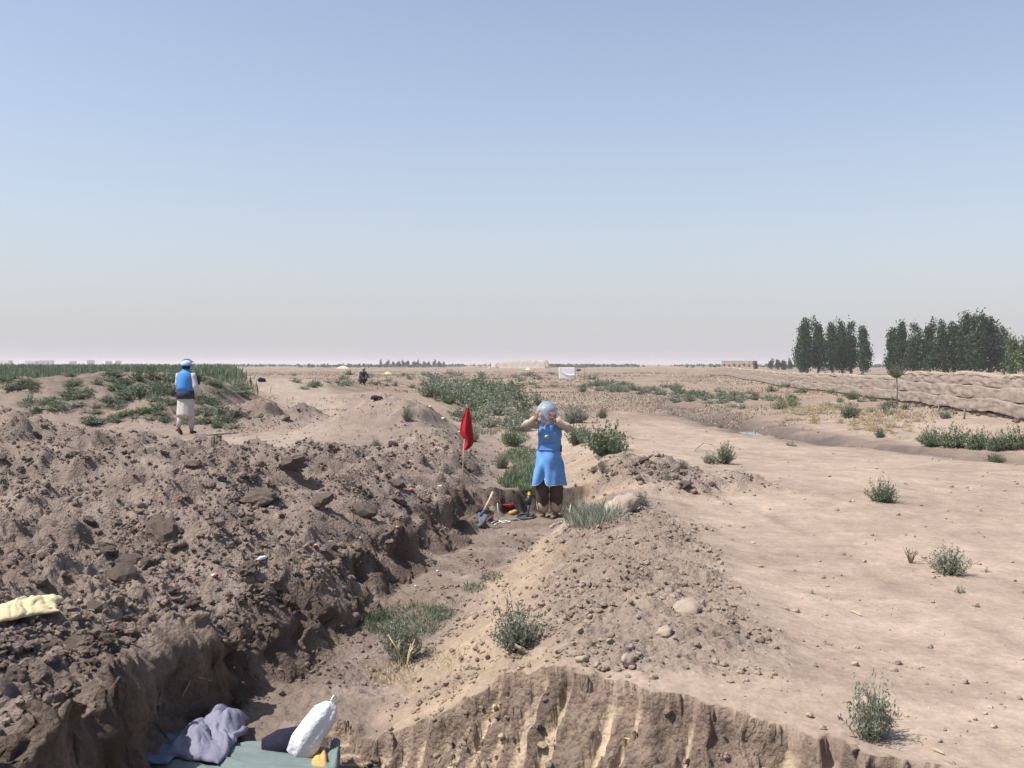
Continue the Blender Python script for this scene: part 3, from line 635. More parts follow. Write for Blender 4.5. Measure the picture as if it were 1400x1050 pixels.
# shrubs one can single out: pixel of the foot, width and height in pixels
for px, py, w, h, kind, lab in [
    (712, 884, 92, 60, 'sage', 'round grey-green shrub on the sloping bank above the grooved cut'),
    (545, 903, 82, 62, 'sage', 'grey-green shrub with dry straw at its foot on trench floor'),
    (1188, 1008, 84, 78, 'sage', 'thin wispy grey-green shrub with a dry straw tuft at the cut edge'),
    (1296, 786, 70, 36, 'sage', 'low rounded grey-green shrub beside the dry twiggy stump on bare ground'),
    (1207, 686, 44, 30, 'green', 'small bright green shrub alone on the bare dirt road'),
    (992, 634, 34, 27, 'green', 'upright green shrub beside fallen clods at end of dirt pile'),
    (972, 634, 30, 16, 'sage', 'low grey shrub with a bent bare twig at end of dirt pile'),
    (1361, 632, 34, 13, 'green', 'flat green tuft in front of the dense hedge of shrubs by the wall'),
    (832, 620, 74, 44, 'green', 'broad bushy green shrub on the crest of the right bank'),
    (790, 606, 44, 30, 'green', 'rounded green shrub between the standing person and the broad bank shrub'),
    (824, 572, 18, 15, 'green', 'little round shrub alone on pale ground behind the bank shrubs'),
    (785, 578, 48, 26, 'sage', 'grey-green shrub behind the head of the person in apron'),
    (800, 605, 26, 18, 'sage', 'small dull shrub tucked behind the rounded bank shrub'),
    (872, 690, 36, 17, 'sage', 'low grey tuft at the foot of the dirt pile near the pale block'),
    (825, 645, 22, 15, 'sage', 'small grey tuft on the pale eroded slope of right bank'),
    (912, 656, 18, 10, 'sage', 'tiny grey tuft within the right bank dirt pile'),
    (933, 640, 20, 12, 'sage', 'tiny grey tuft at the far edge of the dirt pile'),
    (1312, 810, 22, 15, 'small', 'small sprig in front of the low rounded shrub on bare ground'),
    (1348, 782, 18, 8, 'small', 'small flat sprig behind the low rounded shrub on bare ground'),
    (1131, 882, 18, 7, 'small', 'tiny flat green plant alone on the bare slope'),
    (1110, 812, 12, 10, 'small', 'tiny pale sprig on the bare slope above the flat green plant'),
    (1163, 572, 36, 22, 'green', 'green shrub amid yellow grass before the low mud wall'),
    (1165, 546, 26, 12, 'green', 'shrub at the foot of the low mud wall behind yellow grass'),
    (1215, 558, 30, 11, 'green', 'flat shrub below the joint of the two mud walls'),
    (1238, 560, 14, 9, 'green', 'little shrub below the end of the tall mud wall'),
    (1294, 572, 26, 12, 'sage', 'grey shrub at the foot of the tall mud wall'),
    (1203, 598, 16, 14, 'green', 'small dark shrub beyond the muddy ditch'),
    (1085, 610, 24, 9, 'small', 'flat dark plant on the near side of the muddy ditch'),
    (985, 585, 16, 8, 'small', 'flat dark plant on pale ground before the wet ditch'),
    (655, 508, 0, 0, '', ''),
    (700, 610, 40, 26, 'green', 'dark green shrub in the grassy ditch behind the person'),
    (648, 604, 26, 22, 'sage', 'grey shrub on the ditch slope behind the red flag'),
    (685, 640, 26, 24, 'sage', 'dark grey shrub on the left slope of the grassy ditch'),
    (613, 648, 22, 14, 'sage', 'small grey shrub on spoil beside the flag pole'),
    (513, 610, 20, 10, 'sage', 'small grey tuft on crumbly ground below the spoil mound'),
    (558, 575, 22, 20, 'sage', 'grey tuft on the flank of the spoil mound with dark bag'),
    (100, 880, 46, 26, 'small', 'thin green sprigs growing beside the yellow cloth'),
    (405, 768, 22, 12, 'small', 'tiny sprig in the spoil by a white stone sliver')]:
    if not w: continue
    p = at(px, py); k = p.y / F
    shrub(p, w * k, h * k, lab, kind, stems=w > 30)
ORD = ['first', 'second', 'third', 'fourth', 'fifth', 'sixth', 'seventh', 'eighth', 'ninth', 'tenth']; SHN = [1275, 1305, 1336, 1362, 1388, 1412]
# the hedge-like row before the wall
for px, py, w, h in [(1275, 610, 44, 26), (1305, 612, 50, 30), (1336, 614, 48, 28), (1362, 616, 42, 26), (1388, 614, 46, 30), (1412, 614, 40, 28)]:
    p = at(px, py); k = p.y / F; shrub(p, w * k, h * k, '%s dense shrub of the row before the tall mud wall, counted from the ditch' % ORD[SHN.index(px)], 'green', 'shrub row before the tall mud wall')
# yellow dry grass beyond the ditch
for n in range(70):
    px = rv.uniform(1060, 1260); py = 560 + (px - 1060) * 0.10 + rv.uniform(-12, 18)
    p = at(px, py); k = p.y / F
    if p.y < 60: shrub(p, 22 * k, rv.uniform(7, 11) * k, 'tuft of dry yellow grass between ditch and low mud wall', 'straw', 'dry grass tufts by the low wall', False, 'grass_tuft', 'grass')
# shrubs filling the old ditch behind the person
for n in range(58):
    px = rv.uniform(588, 738); lo = np.interp(px, [588, 640, 690, 738], [528, 532, 534, 538]); hi = np.interp(px, [588, 640, 690, 738], [545, 580, 592, 588]); py = rv.uniform(lo, hi)
    p = at(px, py); k = p.y / F
    shrub(p, rv.uniform(34, 60) * k, rv.uniform(14, 24) * k, 'dense green shrub in the thicket filling the old ditch', rv.choice(['far', 'far', 'farg']), 'thicket in the old ditch', False)
# scattered shrubs of the plain, right and centre
for n in range(95):
    px = rv.uniform(790, 1085); c = np.interp(px, [790, 850, 950, 1085], [527, 533, 543, 552]); py = c + rv.gauss(0, 5.0)
    p = at(px, max(py, 519)); k = p.y / F
    shrub(p, rv.uniform(16, 30) * k, rv.uniform(5, 9.5) * k, 'low green shrub in the weedy band on the plain', rv.choice(['far', 'farg', 'farg']), 'weedy band on the plain', False)
for n in range(60):
    px = rv.uniform(395, 760); py = rv.uniform(512, 533)
    p = at(px, py); k = p.y / F
    shrub(p, rv.uniform(14, 30) * k, rv.uniform(3.5, 7.5) * k, 'low shrub scattered over the brown plain behind the mounds', rv.choice(['far', 'far', 'farg']), 'shrubs scattered over the plain', False)
for n in range(22):
    px = rv.uniform(1060, 1230); py = 527 + (px - 1060) * 0.12 + rv.uniform(0, 22)
    p = at(px, py); k = p.y / F
    shrub(p, rv.uniform(12, 26) * k, rv.uniform(5, 9) * k, 'low green shrub near the foot of the low mud wall', rv.choice(['far', 'farg']), 'shrubs near the low mud wall', False)
# tufts on the earth bank behind the walking person
n = 0
while n < 190:
    px = rv.uniform(-5, 335); py = rv.uniform(514, 585)
    if py > 590 - 0.0 * px and px < 330: continue
    if fbm(np.array([px * 0.022]), np.array([py * 0.045]), 3, 55)[0] < -0.12: continue
    p = at(px, py); n += 1
    if not (24 < p.y < 40 and p.x < -6.5): continue
    k = p.y / F; big = py < 545 and 190 < px < 260
    shrub(p, rv.uniform(20, 42) * k * (1.2 if big else 1), rv.uniform(6, 10) * k * (1.9 if big else 1), 'leafy green tuft on the grey earth bank behind the walking person', rv.choice(['farg', 'farg', 'far']), 'tufts on the left earth bank', False, 'leafy_tuft', 'plant')

# grass: short blades on the trench floor and in the old ditch
def blades(name, P, L, Wd, mat, seed, lean=0.45, label=None, cat='grass'):
    rs = np.random.RandomState(seed); P = np.asarray(P); n = len(P)
    D = unit(np.stack([rs.normal(0, lean, n), rs.normal(0, lean, n), np.ones(n)], 1)); L = rs.uniform(.5, 1.2, n) * L; Wd = np.asarray(Wd) * rs.uniform(.6, 1.2, n)
    V, Fc = leaves(P, D, L, Wd, rs); me = mesh_np(name, V, Fc, smooth=False)
    T = np.repeat(rs.uniform(.7, 1.35, n), 4); vcol(me, 'tint', np.stack([T, T, T], 1))
    o = obj(name, me, mat); o['kind'] = 'stuff'
    if label: tag(o, label, cat)
    return o
def strew(spots, n, seed):
    """points around pixel spots (px, py, spread in pixels, share)"""
    r = random.Random(seed); out = []
    tot = sum(s[3] for s in spots)
    for px, py, sp, sh in spots:
        for _ in range(int(n * sh / tot)):
            a = r.uniform(0, 6.28); d = sp * math.sqrt(r.random()); p = at(px + d * math.cos(a), py + 0.45 * d * math.sin(a)); out.append((p.x, p.y, p.z - 0.01))
    return out
blades('trench_grass', strew([(555, 850, 55, 3), (600, 840, 22, 1), (520, 855, 30, 1), (650, 805, 16, .5), (672, 790, 16, .5)], 2600, 1), 0.075, 0.007, M_GREEN, 2, 0.6, 'short green grass on the floor of the fresh trench')
blades('bank_grass', strew([(800, 712, 30, 2), (785, 700, 22, 1), (830, 705, 22, 1)], 1300, 3), 0.16, 0.010, M_SAGE, 4, 0.5, 'green grass growing at the foot of right bank beside the person')
blades('old_ditch_grass', strew([(722, 650, 30, 3), (715, 625, 26, 2), (700, 660, 18, 1), (730, 670, 20, 1), (705, 600, 20, 1), (668, 585, 24, 1)], 5200, 5), 0.13, 0.018, M_GREEN, 6, 0.6, 'short fresh grass covering the old ditch behind the person')
blades('dry_grass', strew([(535, 925, 36, 2), (610, 905, 30, .6), (700, 560, 18, .7), (690, 572, 12, .5), (1195, 985, 6, .3)], 700, 7), 0.11, 0.004, M_STRAW, 8, 0.8, 'dry straw-coloured grass around shrub feet', 'dry grass')
# the crop field behind the left bank
rs_ = np.random.RandomState(31); N = 60000
yy = np.exp(rs_.uniform(math.log(36), math.log(300), N)); xx = yy * rs_.uniform(-0.56, -0.275, N) + rs_.normal(0, .5, N)
k_ = (yy > 37 + 1.5 * pn(xx * .3, yy * .3, 3)); xx, yy = xx[k_], yy[k_]
gi = np.clip(np.searchsorted(RG, np.hypot(xx, yy)), 0, len(RG) - 1); gj = np.clip(np.searchsorted(AG, np.arctan2(xx, yy)), 0, len(AG) - 1)
blades('green_crop', np.stack([xx, yy, ZG[gi, gj] - .05], 1), np.clip(0.22 + 0.009 * yy, 0, 1.2), 0.018 + 0.0019 * yy, M_GREEN, 32, 0.22, 'tall green crop standing in the field behind the left bank', 'crop')

# dry stubble and low weeds over the plain
rs_ = np.random.RandomState(91); N = 90000
yy = np.exp(rs_.uniform(math.log(24), math.log(210), N)); xx = yy * rs_.uniform(-.28, .52, N)
gi = np.clip(np.searchsorted(RG, np.hypot(xx, yy)), 0, len(RG) - 1); gj = np.clip(np.searchsorted(AG, np.arctan2(xx, yy)), 0, len(AG) - 1)
pt = fbm(xx * .12, yy * .07, 3, 92) + .5 * fbm(xx * .7, yy * .5, 2, 93); kk = (pt > .05) & (SPG['heap'][gi, gj] < .3) & ~((xx > -1) & (xx < 6.2) & (yy < 36)) & (xx < np.interp(yy, _WY, _WX) - .5)
xx, yy, gi, gj = xx[kk], yy[kk], gi[kk], gj[kk]; hf = rs_.uniform(size=len(xx)) < .72
for nm, sel, mt, lab in (('dry_stubble', hf, mk('brown_stubble', (.33, .25, .175), .95, .3, 2, attr='tint'), 'short brown dry stubble over the plain'), ('low_weeds', ~hf, M_SAGE, 'thin grey-green low weeds spread over the plain')):
    P_ = np.stack([xx[sel], yy[sel], ZG[gi[sel], gj[sel]] - .02], 1); blades(nm, P_, np.clip(.05 + .0016 * P_[:, 1], 0, .28), .008 + .0008 * P_[:, 1], mt, 94, .9, lab, 'weeds' if 'weeds' in nm else 'stubble')
# ------------------------------------------------------------------ trees
def crown_mesh(seed, h, rad, base, n, leaf, narrow=True):
    rs = np.random.RandomState(seed); P = []
    plumes = [(rs.normal(0, .2) * rad, rs.normal(0, .2) * rad, rs.uniform(.62, .92) if q else 1.0, rs.uniform(.5, .8) if q else .85) for q in range(5 if narrow else 7)]
    cl = []
    for q in range(int(n / 22)):
        pl = plumes[rs.randint(len(plumes))]; t = rs.uniform(0, 1) ** 0.85
        prof = ((((t + .06) / .32) ** .55 if t < .26 else max(0.06, 1 - (t - .26) / .80) ** .85) / (1 - .70 * t) if narrow else math.sin(math.pi * (t * .8 + .12)) ** .6) * (1 - 0.70 * t)
        a = rs.uniform(0, 6.283); r_ = rad * pl[3] * prof * math.sqrt(rs.uniform(.15, 1)) * (1 + .25 * math.sin(3 * a + seed))
        cl.append((pl[0] * (1 - t * .3) + r_ * math.cos(a), pl[1] * (1 - t * .3) + r_ * math.sin(a), base + (h * pl[2] - base) * t))
    cl = np.array(cl); tone = rs.uniform(.65, 1.45, len(cl))
    w = rs.randint(0, len(cl), n); P = cl[w] + rs.normal(0, 1, (n, 3)) * np.array([.21, .21, .30]) * (rad / 1.6)
    D = unit(rs.normal(0, 1, (n, 3)) + np.array([0, 0, .5])); V, Fc = leaves(P, D, leaf * rs.uniform(.7, 1.4, n), leaf * .7 * rs.uniform(.7, 1.3, n), rs)
    me = mesh_np('crown', V, Fc, smooth=False); T = np.repeat(tone[w] * rs.uniform(.85, 1.15, n), 4); vcol(me, 'tint', np.stack([T, T, T], 1)); return me
def trunk_mesh(seed, h, r, base):
    b = MB(); rr = random.Random(seed); top = h * .86
    pts = [(0.1 * math.sin(q * 1.3 + seed), 0.08 * math.cos(q + seed), top * q / 6 - .3) for q in range(7)]
    b.tube(pts, [r * (1.25 - q / 6) + .02 for q in range(7)], n=8)
    for q in range(9):
        z = base + (h - base) * rr.uniform(.02, .6); a = rr.uniform(0, 6.28); l_ = h * rr.uniform(.10, .2)
        b.tube([(0, 0, z), (math.cos(a) * l_ * .35, math.sin(a) * l_ * .35, z + l_ * .45), (math.cos(a) * l_ * .5, math.sin(a) * l_ * .5, z + l_)], [r * .4, r * .25, .015], n=5)
    me = bpy.data.meshes.new('trunk'); me.from_pydata([tuple(v) for v in b.v], [], b.f); me.update(); me.materials.append(M_BARK); return me
PC = [crown_mesh(800 + q, 9.2, 2.05, .9, 3800, .34) for q in range(5)]; PT = [trunk_mesh(q, 9.2, .16, 1.4) for q in range(3)]
for me in PC: me.materials.append(M_POPLAR)
def tree(px, Y, top_py, label, group, cr, tr, hm=9.2, wide=1.0, name='poplar_tree'):
    p = at_far(px, Y); hh = (ZC - (top_py - HZ) / F * Y) - p.z; e = empty(name, p, label, 'tree', rv.uniform(0, 6.28), group); s = hh / hm
    for nm, me in (('crown', cr), ('trunk', tr)):
        o = bpy.data.objects.new(nm, me); COL.objects.link(o); o.parent = e; o.scale = (s * wide, s * wide, s)
    return e
g1 = [(1096, 449, 'leftmost-crowned'), (1103, 436, ''), (1119, 437, ''), (1138, 443, ''), (1151, 438, ''), (1163, 441, ''), (1179, 446, '')]
for q, (px, ty, _) in enumerate(g1):
    tree(px, 168 + rv.uniform(-4, 6), ty, '%s dark poplar of the shorter row, counted from the mud house side' % ORD[q], 'shorter poplar row beyond the low wall', PC[q % 5], PT[q % 3])
g2 = [(1218, 449, 1), (1232, 441, 1), (1248, 443, 1), (1270, 439, 1), (1290, 438, 1), (1305, 441, 1), (1321, 430, 1.15), (1335, 432, 1.1), (1354, 430, 1.5), (1372, 447, 1.2)]
for q, (px, ty, wd) in enumerate(g2):
    tree(px, 150 + rv.uniform(-5, 5), ty, '%s dark poplar of the long row beyond the tall wall, counted from the gap' % ORD[q], 'long poplar row beyond the tall wall', PC[(q * 2 + 1) % 5], PT[q % 3], wide=wd)
LC = crown_mesh(850, 8, 2.6, .8, 2600, .40, False); LC.materials.append(M_LIGHTTREE)
for px, ty, Y in ((1388, 455, 132), (1402, 452, 128)):
    tree(px, Y, ty, 'lighter green bushy tree beside the end of the long poplar row', 'lighter trees beyond the tall wall', LC, PT[0], 8.0, name='leafy_tree')
FC = [crown_mesh(860 + q, 7, 3.0, .8, 700, .85, False) for q in range(3)]
for me in FC: me.materials.append(M_FARTREE)
for q, px in enumerate(range(530, 601, 7)):
    tree(px + rv.uniform(-1, 1), 560 + rv.uniform(-12, 12), 494 - rv.uniform(0, 1.4), 'hazy tree in the far grove on the horizon', 'far grove on the horizon', FC[q % 3], PT[0], 7, 1.05, 'far_tree')
tree(606.5, 545, 494, 'single hazy tree beside the far grove on the horizon', None, FC[1], PT[1], 7, .8, 'far_tree')
for q, px in enumerate((1054, 1063, 1072, 1080)):
    tree(px, 300, 492 - (q in (1, 2)), 'bluish tree in the clump between mud house and poplars', 'clump beside the mud house', FC[q % 3], PT[2], 7, 1.0, 'far_tree')
# low far scrub that closes the horizon
rs_ = np.random.RandomState(77); N = 9000
yy = rs_.uniform(520, 900, N); xx = yy * rs_.uniform(-.56, .56, N); kk = pn(xx * .012, yy * .006, 9) > -.05; xx, yy = xx[kk], yy[kk]
blades('far_scrub', np.stack([xx, yy, np.zeros(len(xx)) - .2], 1), 2.3, 2.2, M_FARTREE, 78, .5, 'low hazy scrub along the far horizon', 'scrub')
# poplar sapling at the joint of the walls
# ------------------------------------------------------------------ mud walls, house, ruin
M_MUD = mk('mud_wall', (.275, .224, .187), 0.95, 0.22, 2.2, bump=0.7, bscale=9, spec=0.05)
M_MUDTOP = mk('straw_mud_cap', (.315, .258, .198), 0.95, 0.2, 3, bump=0.5, bscale=14, spec=0.05)
M_MUDFOOT = mk('shaded_mud_foot', (.15, .115, .09), 0.95, 0.3, 3, bump=0.5, bscale=10, spec=0.05)  # same mud, darkened: the undercut's shadow is put into the footing colour
def along(ys, n):
    y = np.linspace(ys[0], ys[1], n); return np.interp(y, _WY, _WX), y
def course(name, y0, y1, zb, zt, thick, bulge, seed, mat, parent, step=0.16, sag=0.07, rough=0.032):
    """one layer of rammed mud: rounded on both faces, uneven, following the wall line"""
    n = int((y1 - y0) / step); X, Y = along((y0, y1), n)
    prof = [(-.5 - bulge * .1, 0.0)] + [(-.5 - bulge * (.3 + .7 * math.sin(math.pi * (.1 + .8 * t_))), t_) for t_ in (.08, .18, .28, .38, .48, .58, .68, .78, .88, .96)] + [(-.25, 1.0), (.25, 1.0), (.5 + bulge * .3, .95), (.5 + bulge, .5), (.5, 0.0)]
    V = []; m = len(prof)
    g = np.array([H(float(a), float(b)) for a, b in zip(X, Y)]); g = np.convolve(np.pad(g, 12, mode='edge'), np.ones(25) / 25, 'same')[12:-12]
    wav = sag * fbm(Y * .35, Y * 0 + seed, 3, seed); wt = wav + 0.0; 
    for q, (u, v) in enumerate(prof):
        nz = rough * fbm(Y * 1.6, np.full(n, v * (zt - zb) * 5.0 + seed), 4, seed + 5) + rough * .5 * fbm(Y * 7, np.full(n, v * (zt - zb) * 9.0 + seed), 2, seed + 6)
        zz = g + zb + (zt - zb) * v + (wav if zb > 0.1 else wav * v) + nz * .5 * (1 if 0 < v else .4)
        V.append(np.stack([X + u * thick + nz * (1 if u < 0 else -1), Y, zz], 1))
    V = np.stack(V, 1).reshape(-1, 3)
    F_ = [(i * m + q, (i + 1) * m + q, (i + 1) * m + q + 1, i * m + q + 1) for i in range(n - 1) for q in range(m - 1)]
    F_ += [tuple(range(m)), tuple((n - 1) * m + q for q in reversed(range(m)))]
    b = MB(); b.add(V, F_); return b.build(name, mat, parent)
tall = empty('mud_wall', (12.5, 17, H(12.5, 17)), 'tall rammed mud wall in three bulging courses with pale rounded top', 'wall')
low = empty('mud_wall', (16.3, 43.4, H(16.3, 43.4)), 'lower weathered mud wall running off toward the mud house', 'wall')
def local(e, o):   # meshes are written in world units
    o.location = -e.location
for args in [('footing', 15.6, 42.85, -.12, .14, .34, .02, 501, M_MUDFOOT), ('course', 15.6, 42.9, .12, .51, .46, .035, 502, M_MUD), ('course', 15.6, 42.8, .49, .90, .42, .045, 503, M_MUD), ('course', 15.6, 42.75, .88, 1.18, .36, .045, 504, M_MUD), ('cap', 15.6, 42.7, 1.15, 1.28, .34, .06, 505, M_MUDTOP)]:
    local(tall, course(*args, tall))
for args in [('footing', 43.3, 152, -.12, .10, .34, .02, 511, M_MUDFOOT), ('course', 43.25, 152, .08, .50, .44, .035, 512, M_MUD), ('course', 43.3, 152, .48, .90, .38, .045, 513, M_MUD), ('cap', 43.35, 152, .87, 1.06, .34, .06, 514, M_MUDTOP)]:
    local(low, course(*args, low, step=0.4))
# debris along the foot of the walls
x_, y_ = along((24, 60), 40)
for q in range(40):
    xx_ = float(x_[q]) - rc.uniform(.35, .75); clod(xx_, float(y_[q]) + rc.uniform(-.4, .4), rc.uniform(.05, .13), 'dark fallen lump of mud at the foot of the mud walls', 'fallen lumps along the mud walls', sink=.3, name='mud_lump')
# sapling and dead stems by the wall
def sapling(px, py, h, label, leafy=True):
    p = at(px, py); e = empty('sapling', p, label, 'sapling')
    MB().tube([(0, 0, -.05), (.02, 0, h * .5), (-.01, .01, h)], [.035, .028, .02], n=6).build('trunk', M_BARK, e)
    if leafy:
        f = bpy.data.objects.new('crown', SH['green'][1]); COL.objects.link(f); f.parent = e; f.location = (0, 0, h * .86); f.scale = (.8, .8, .9)
    else:
        MB().tube([(0, 0, h * .6), (.09, 0, h * .85), (.16, .02, h * 1.05)], [.018, .012, .006], n=5).tube([(0, 0, h * .7), (-.07, .02, h * .95)], [.014, .006], n=5).build('branch', M_TWIG, e)
    return e
sapling(1226, 556, 1.30, 'thin sapling with a small leafy top at the joint of the mud walls')
sapling(1318, 573, .42, 'short forked dead stem against the tall mud wall', False)
sapling(1283, 563, .30, 'shorter bare dead stem against the tall mud wall', False)

def wallbox(b, c, h, seed, taper=.06, n=6):
    """weathered block of mud: tapered, with slightly uneven faces"""
    r = random.Random(seed); V = []
    for z in range(n + 1):
        t = z / n; k = 1 - taper * t
        for sx, sy in ((-1, -1), (0, -1), (1, -1), (1, 0), (1, 1), (0, 1), (-1, 1), (-1, 0)):
            V.append((c[0] + sx * h[0] * k + r.uniform(-.03, .03), c[1] + sy * h[1] * k + r.uniform(-.03, .03), c[2] - h[2] + 2 * h[2] * t + (r.uniform(-.06, .06) if z == n else 0)))
    F_ = [(z * 8 + q, z * 8 + (q + 1) % 8, (z + 1) * 8 + (q + 1) % 8, (z + 1) * 8 + q) for z in range(n) for q in range(8)]
    return b.add(V, F_ + [tuple(n * 8 + q for q in range(8))])
M_HOUSE = mk('mud_house', (.33, .26, .20), .95, .2, .8, bump=.4, bscale=4, spec=.05)
M_DARK = mk('dark_opening', (.05, .042, .038), .95, .1, 2)
hp = at_far(1011, 250); he = empty('mud_house', hp, 'flat-roofed mud house with small square window holes beyond the wall', 'house', math.radians(-26))
b = MB(); wallbox(b, (0, 0, 1.2), (4.0, 2.6, 1.25), 3); b.build('wall', M_HOUSE, he, smooth=False)
MB().box((0, 0, 2.44), (3.80, 2.44, .06)).build('roof', M_HOUSE, he, bevel=.03)
for q in range(6):
    w = MB().box((-3.1 + q * 1.2, -2.53, 1.55 - .18 * (q % 2)), (.16, .10, .20)).build('window', M_DARK, he, smooth=False)
MB().box((4.0, .2, .95), (.1, .5, .95)).build('door', M_DARK, he, smooth=False)
# far ruin: eroded pale mud mound with stumps of wall
M_RUIN = mk('pale_ruin', (.37, .315, .255), .95, .2, .3, bump=.3, bscale=2, spec=.05)
rp = at_far(704, 450); re_ = empty('ruined_fort', rp, 'eroded pale mud ruin rising on the far plain', 'ruin')
n, m = 90, 26; gx = np.linspace(-16, 16, n); gy = np.linspace(-5, 5, m); GX, GY = np.meshgrid(gx, gy, indexing='ij')
gz = (ss(-13, -7, GX) * ss(16, 13.8, GX)) * ss(-5, -2.2, GY) * ss(5, 2.2, GY) * (2.7 + .7 * fbm(GX * .5, GY * .5, 4, 5) + .5 * ss(-8, 2, GX)) - .1
b = MB(); b.add(np.stack([GX.ravel(), GY.ravel(), gz.ravel()], 1), [(i * m + q, (i + 1) * m + q, (i + 1) * m + q + 1, i * m + q + 1) for i in range(n - 1) for q in range(m - 1)])
b.build('mound', M_RUIN, re_)
for q, xx_ in enumerate((-15.2, -12.6, -10.6, -8.2, 14.6, 13.2)):
    b = MB(); wallbox(b, (xx_, -4.6, .9), (.22 + .06 * (q % 2), .3, .95 + .25 * (q % 3)), q, .3); b.build('wall_stump', M_RUIN if q % 2 else M_HOUSE, re_, smooth=False)
# grain heaps
M_HEAP = mk('yellow_heap', (.62, .47, .24), .95, .15, 2, bump=.3, bscale=8, spec=.05); M_HEAP2 = mk('pale_heap', (.66, .55, .36), .95, .15, 2, bump=.3, bscale=8, spec=.05)
def heap(px, py, w, h, mat, label, Y=None):
    p = at(px, py) if Y is None else at_far(px, Y); k = p.y / F; R_ = w * k / 2; b = MB(); n, m = 7, 22; V = [(0, 0, h * k)]
    for i in range(1, n + 1):
        for q in range(m):
            a = 6.283 * q / m; r_ = R_ * i / n * (1 + .12 * math.sin(3 * a + px) + .06 * math.sin(7 * a)); V.append((r_ * math.cos(a), r_ * .8 * math.sin(a), h * k * (.5 + .5 * math.cos(math.pi * i / n)) * (1 + .1 * math.sin(5 * a + i)) - .06 * (i == n)))
    F_ = [(0, 1 + q, 1 + (q + 1) % m) for q in range(m)] + [(1 + (i - 1) * m + q, 1 + i * m + q, 1 + i * m + (q + 1) % m, 1 + (i - 1) * m + (q + 1) % m) for i in range(1, n) for q in range(m)]
    o = b.add(V, F_).build('straw_heap', mat); o.location = p; return tag(o, label, 'heap')
heap(530, 511.5, 13, 3.6, M_HEAP, 'bright yellow straw heap on the brown plain')
heap(469, 503, 20, 3.4, M_HEAP2, 'pale flat straw heap at the horizon left of the far grove', Y=420)
heap(722, 505, 9, 2.6, M_HEAP2, 'tiny pale straw heap in front of the far ruin', Y=330)
# pale houses at the left horizon
for q, (px, w, h) in enumerate(((8, 14, 5), (44, 14, 4.5), (64, 16, 5.2), (100, 8, 4), (124, 10, 5.5), (148, 10, 4), (160, 9, 4.5))):
    Y = 820 + 14 * q; p = at_far(px, Y, 0); k = Y / F; mt = mk('pale_plaster', (.72, .68, .63), .9, .1, .5) if q == 0 else bpy.data.materials['pale_plaster']
    e = empty('far_house', p, 'tiny pale house on the hazy horizon beyond the crop field', 'house', .1 * q, 'far houses beyond the crop'); hh = h * k / 2 + .8
    b = MB(); wallbox(b, (0, 0, hh), (w * k / 2, 4, hh), q, .02, 3); b.build('wall', mt, e, smooth=False)
    MB().box((0, 0, 2 * hh + .1), (w * k / 2 - .05, 3.9, .10)).build('roof', mt, e, smooth=False)
    for s in (-1, 1): MB().box((s * w * k * .2, -4.0, hh), (.35, .08, .45)).build('window', M_DARK, e, smooth=False)
# horizon mast tree (a thin dark cypress-like tree beside the far grove)
p = at_far(521, 520); e = empty('slim_tree', p, 'slim dark upright tree standing apart left of the far grove', 'tree')
o = bpy.data.objects.new('crown', PC[0]); COL.objects.link(o); o.parent = e; o.scale = (.36, .36, .46); o = bpy.data.objects.new('trunk', PT[0]); COL.objects.link(o); o.parent = e; o.scale = (.5, .5, .45)

# white cloth screen on a pole frame
M_WHITE = mk('white_cotton', (.80, .79, .77), .9, .06, 4, bump=.15, bscale=20)
M_POLE = mk('bare_wood', (.30, .23, .16), .85, .25, 9, bump=.3, bscale=30)
p = at(775, 519); k = p.y / F; e = empty('cloth_screen', p, 'white cloth screen hung on a pole frame out on the plain', 'screen'); w = 11 * k; h = 16.5 * k
for nm, pts in (('pole', [(-w, 0, -.1), (-w, 0, h + .05)]), ('pole', [(w, 0, -.1), (w, 0, h + .05)]), ('crossbar', [(-w - .1, 0, h + .02), (w + 1.0, 0, h + .03)]), ('pole', [(w + .95, 0, -.1), (w + .95, 0, h + .1)])):
    MB().tube(pts, .03, n=6).build(nm, M_POLE, e)
nu, nv = 26, 22; V = []
for i in range(nu):
    for j in range(nv):
        u = i / (nu - 1); v = j / (nv - 1); x = -w + 2 * w * u
        f = math.exp(-((((u - .75) ** 2 + (v + .05) ** 2) ** .5 - .72) / .05) ** 2) * -.05
        V.append((x, -.04 - .02 * math.sin(math.pi * v) * u + f, h - v * (h - .06) + .03 * math.sin(7 * u) * v))
o = MB().add(V, [(i * nv + j, (i + 1) * nv + j, (i + 1) * nv + j + 1, i * nv + j + 1) for i in range(nu - 1) for j in range(nv - 1)]).build('cloth', M_WHITE, e, solid=.008)
MB().ball((w + .35, -.03, h * .80), (.28, .12, .14), 10, 6).build('hanging_bundle', mk('dark_bundle', (.10, .10, .11), .9, .2, 6), e)
# water standing in the ditch
M_WATER = bpy.data.materials.new('muddy_water'); M_WATER.use_nodes = True
q_ = M_WATER.node_tree.nodes['Principled BSDF']; q_.inputs['Base Color'].default_value = (.10, .095, .10, 1); q_.inputs['Roughness'].default_value = .06; q_.inputs['Specular IOR Level'].default_value = .6
zs = []; V = [(6.75, 26.3, 0)]
for q in range(28):
    a = 6.283 * q / 28; V.append((6.75 + 1.3 * math.cos(a) * (1 + .2 * math.sin(3 * a)), 26.4 + 3.6 * math.sin(a) * (1 + .15 * math.sin(2 * a + 1)), 0))
zz = sorted(H(float(np.interp(yq, _DY, _DX)), yq) for yq in np.linspace(24, 29, 9))
water = MB().add(V, [(0, 1 + q, 1 + (q + 1) % 28) for q in range(28)]).build('water', M_WATER, smooth=False); water.location.z = zz[5] + .035; water['kind'] = 'structure'
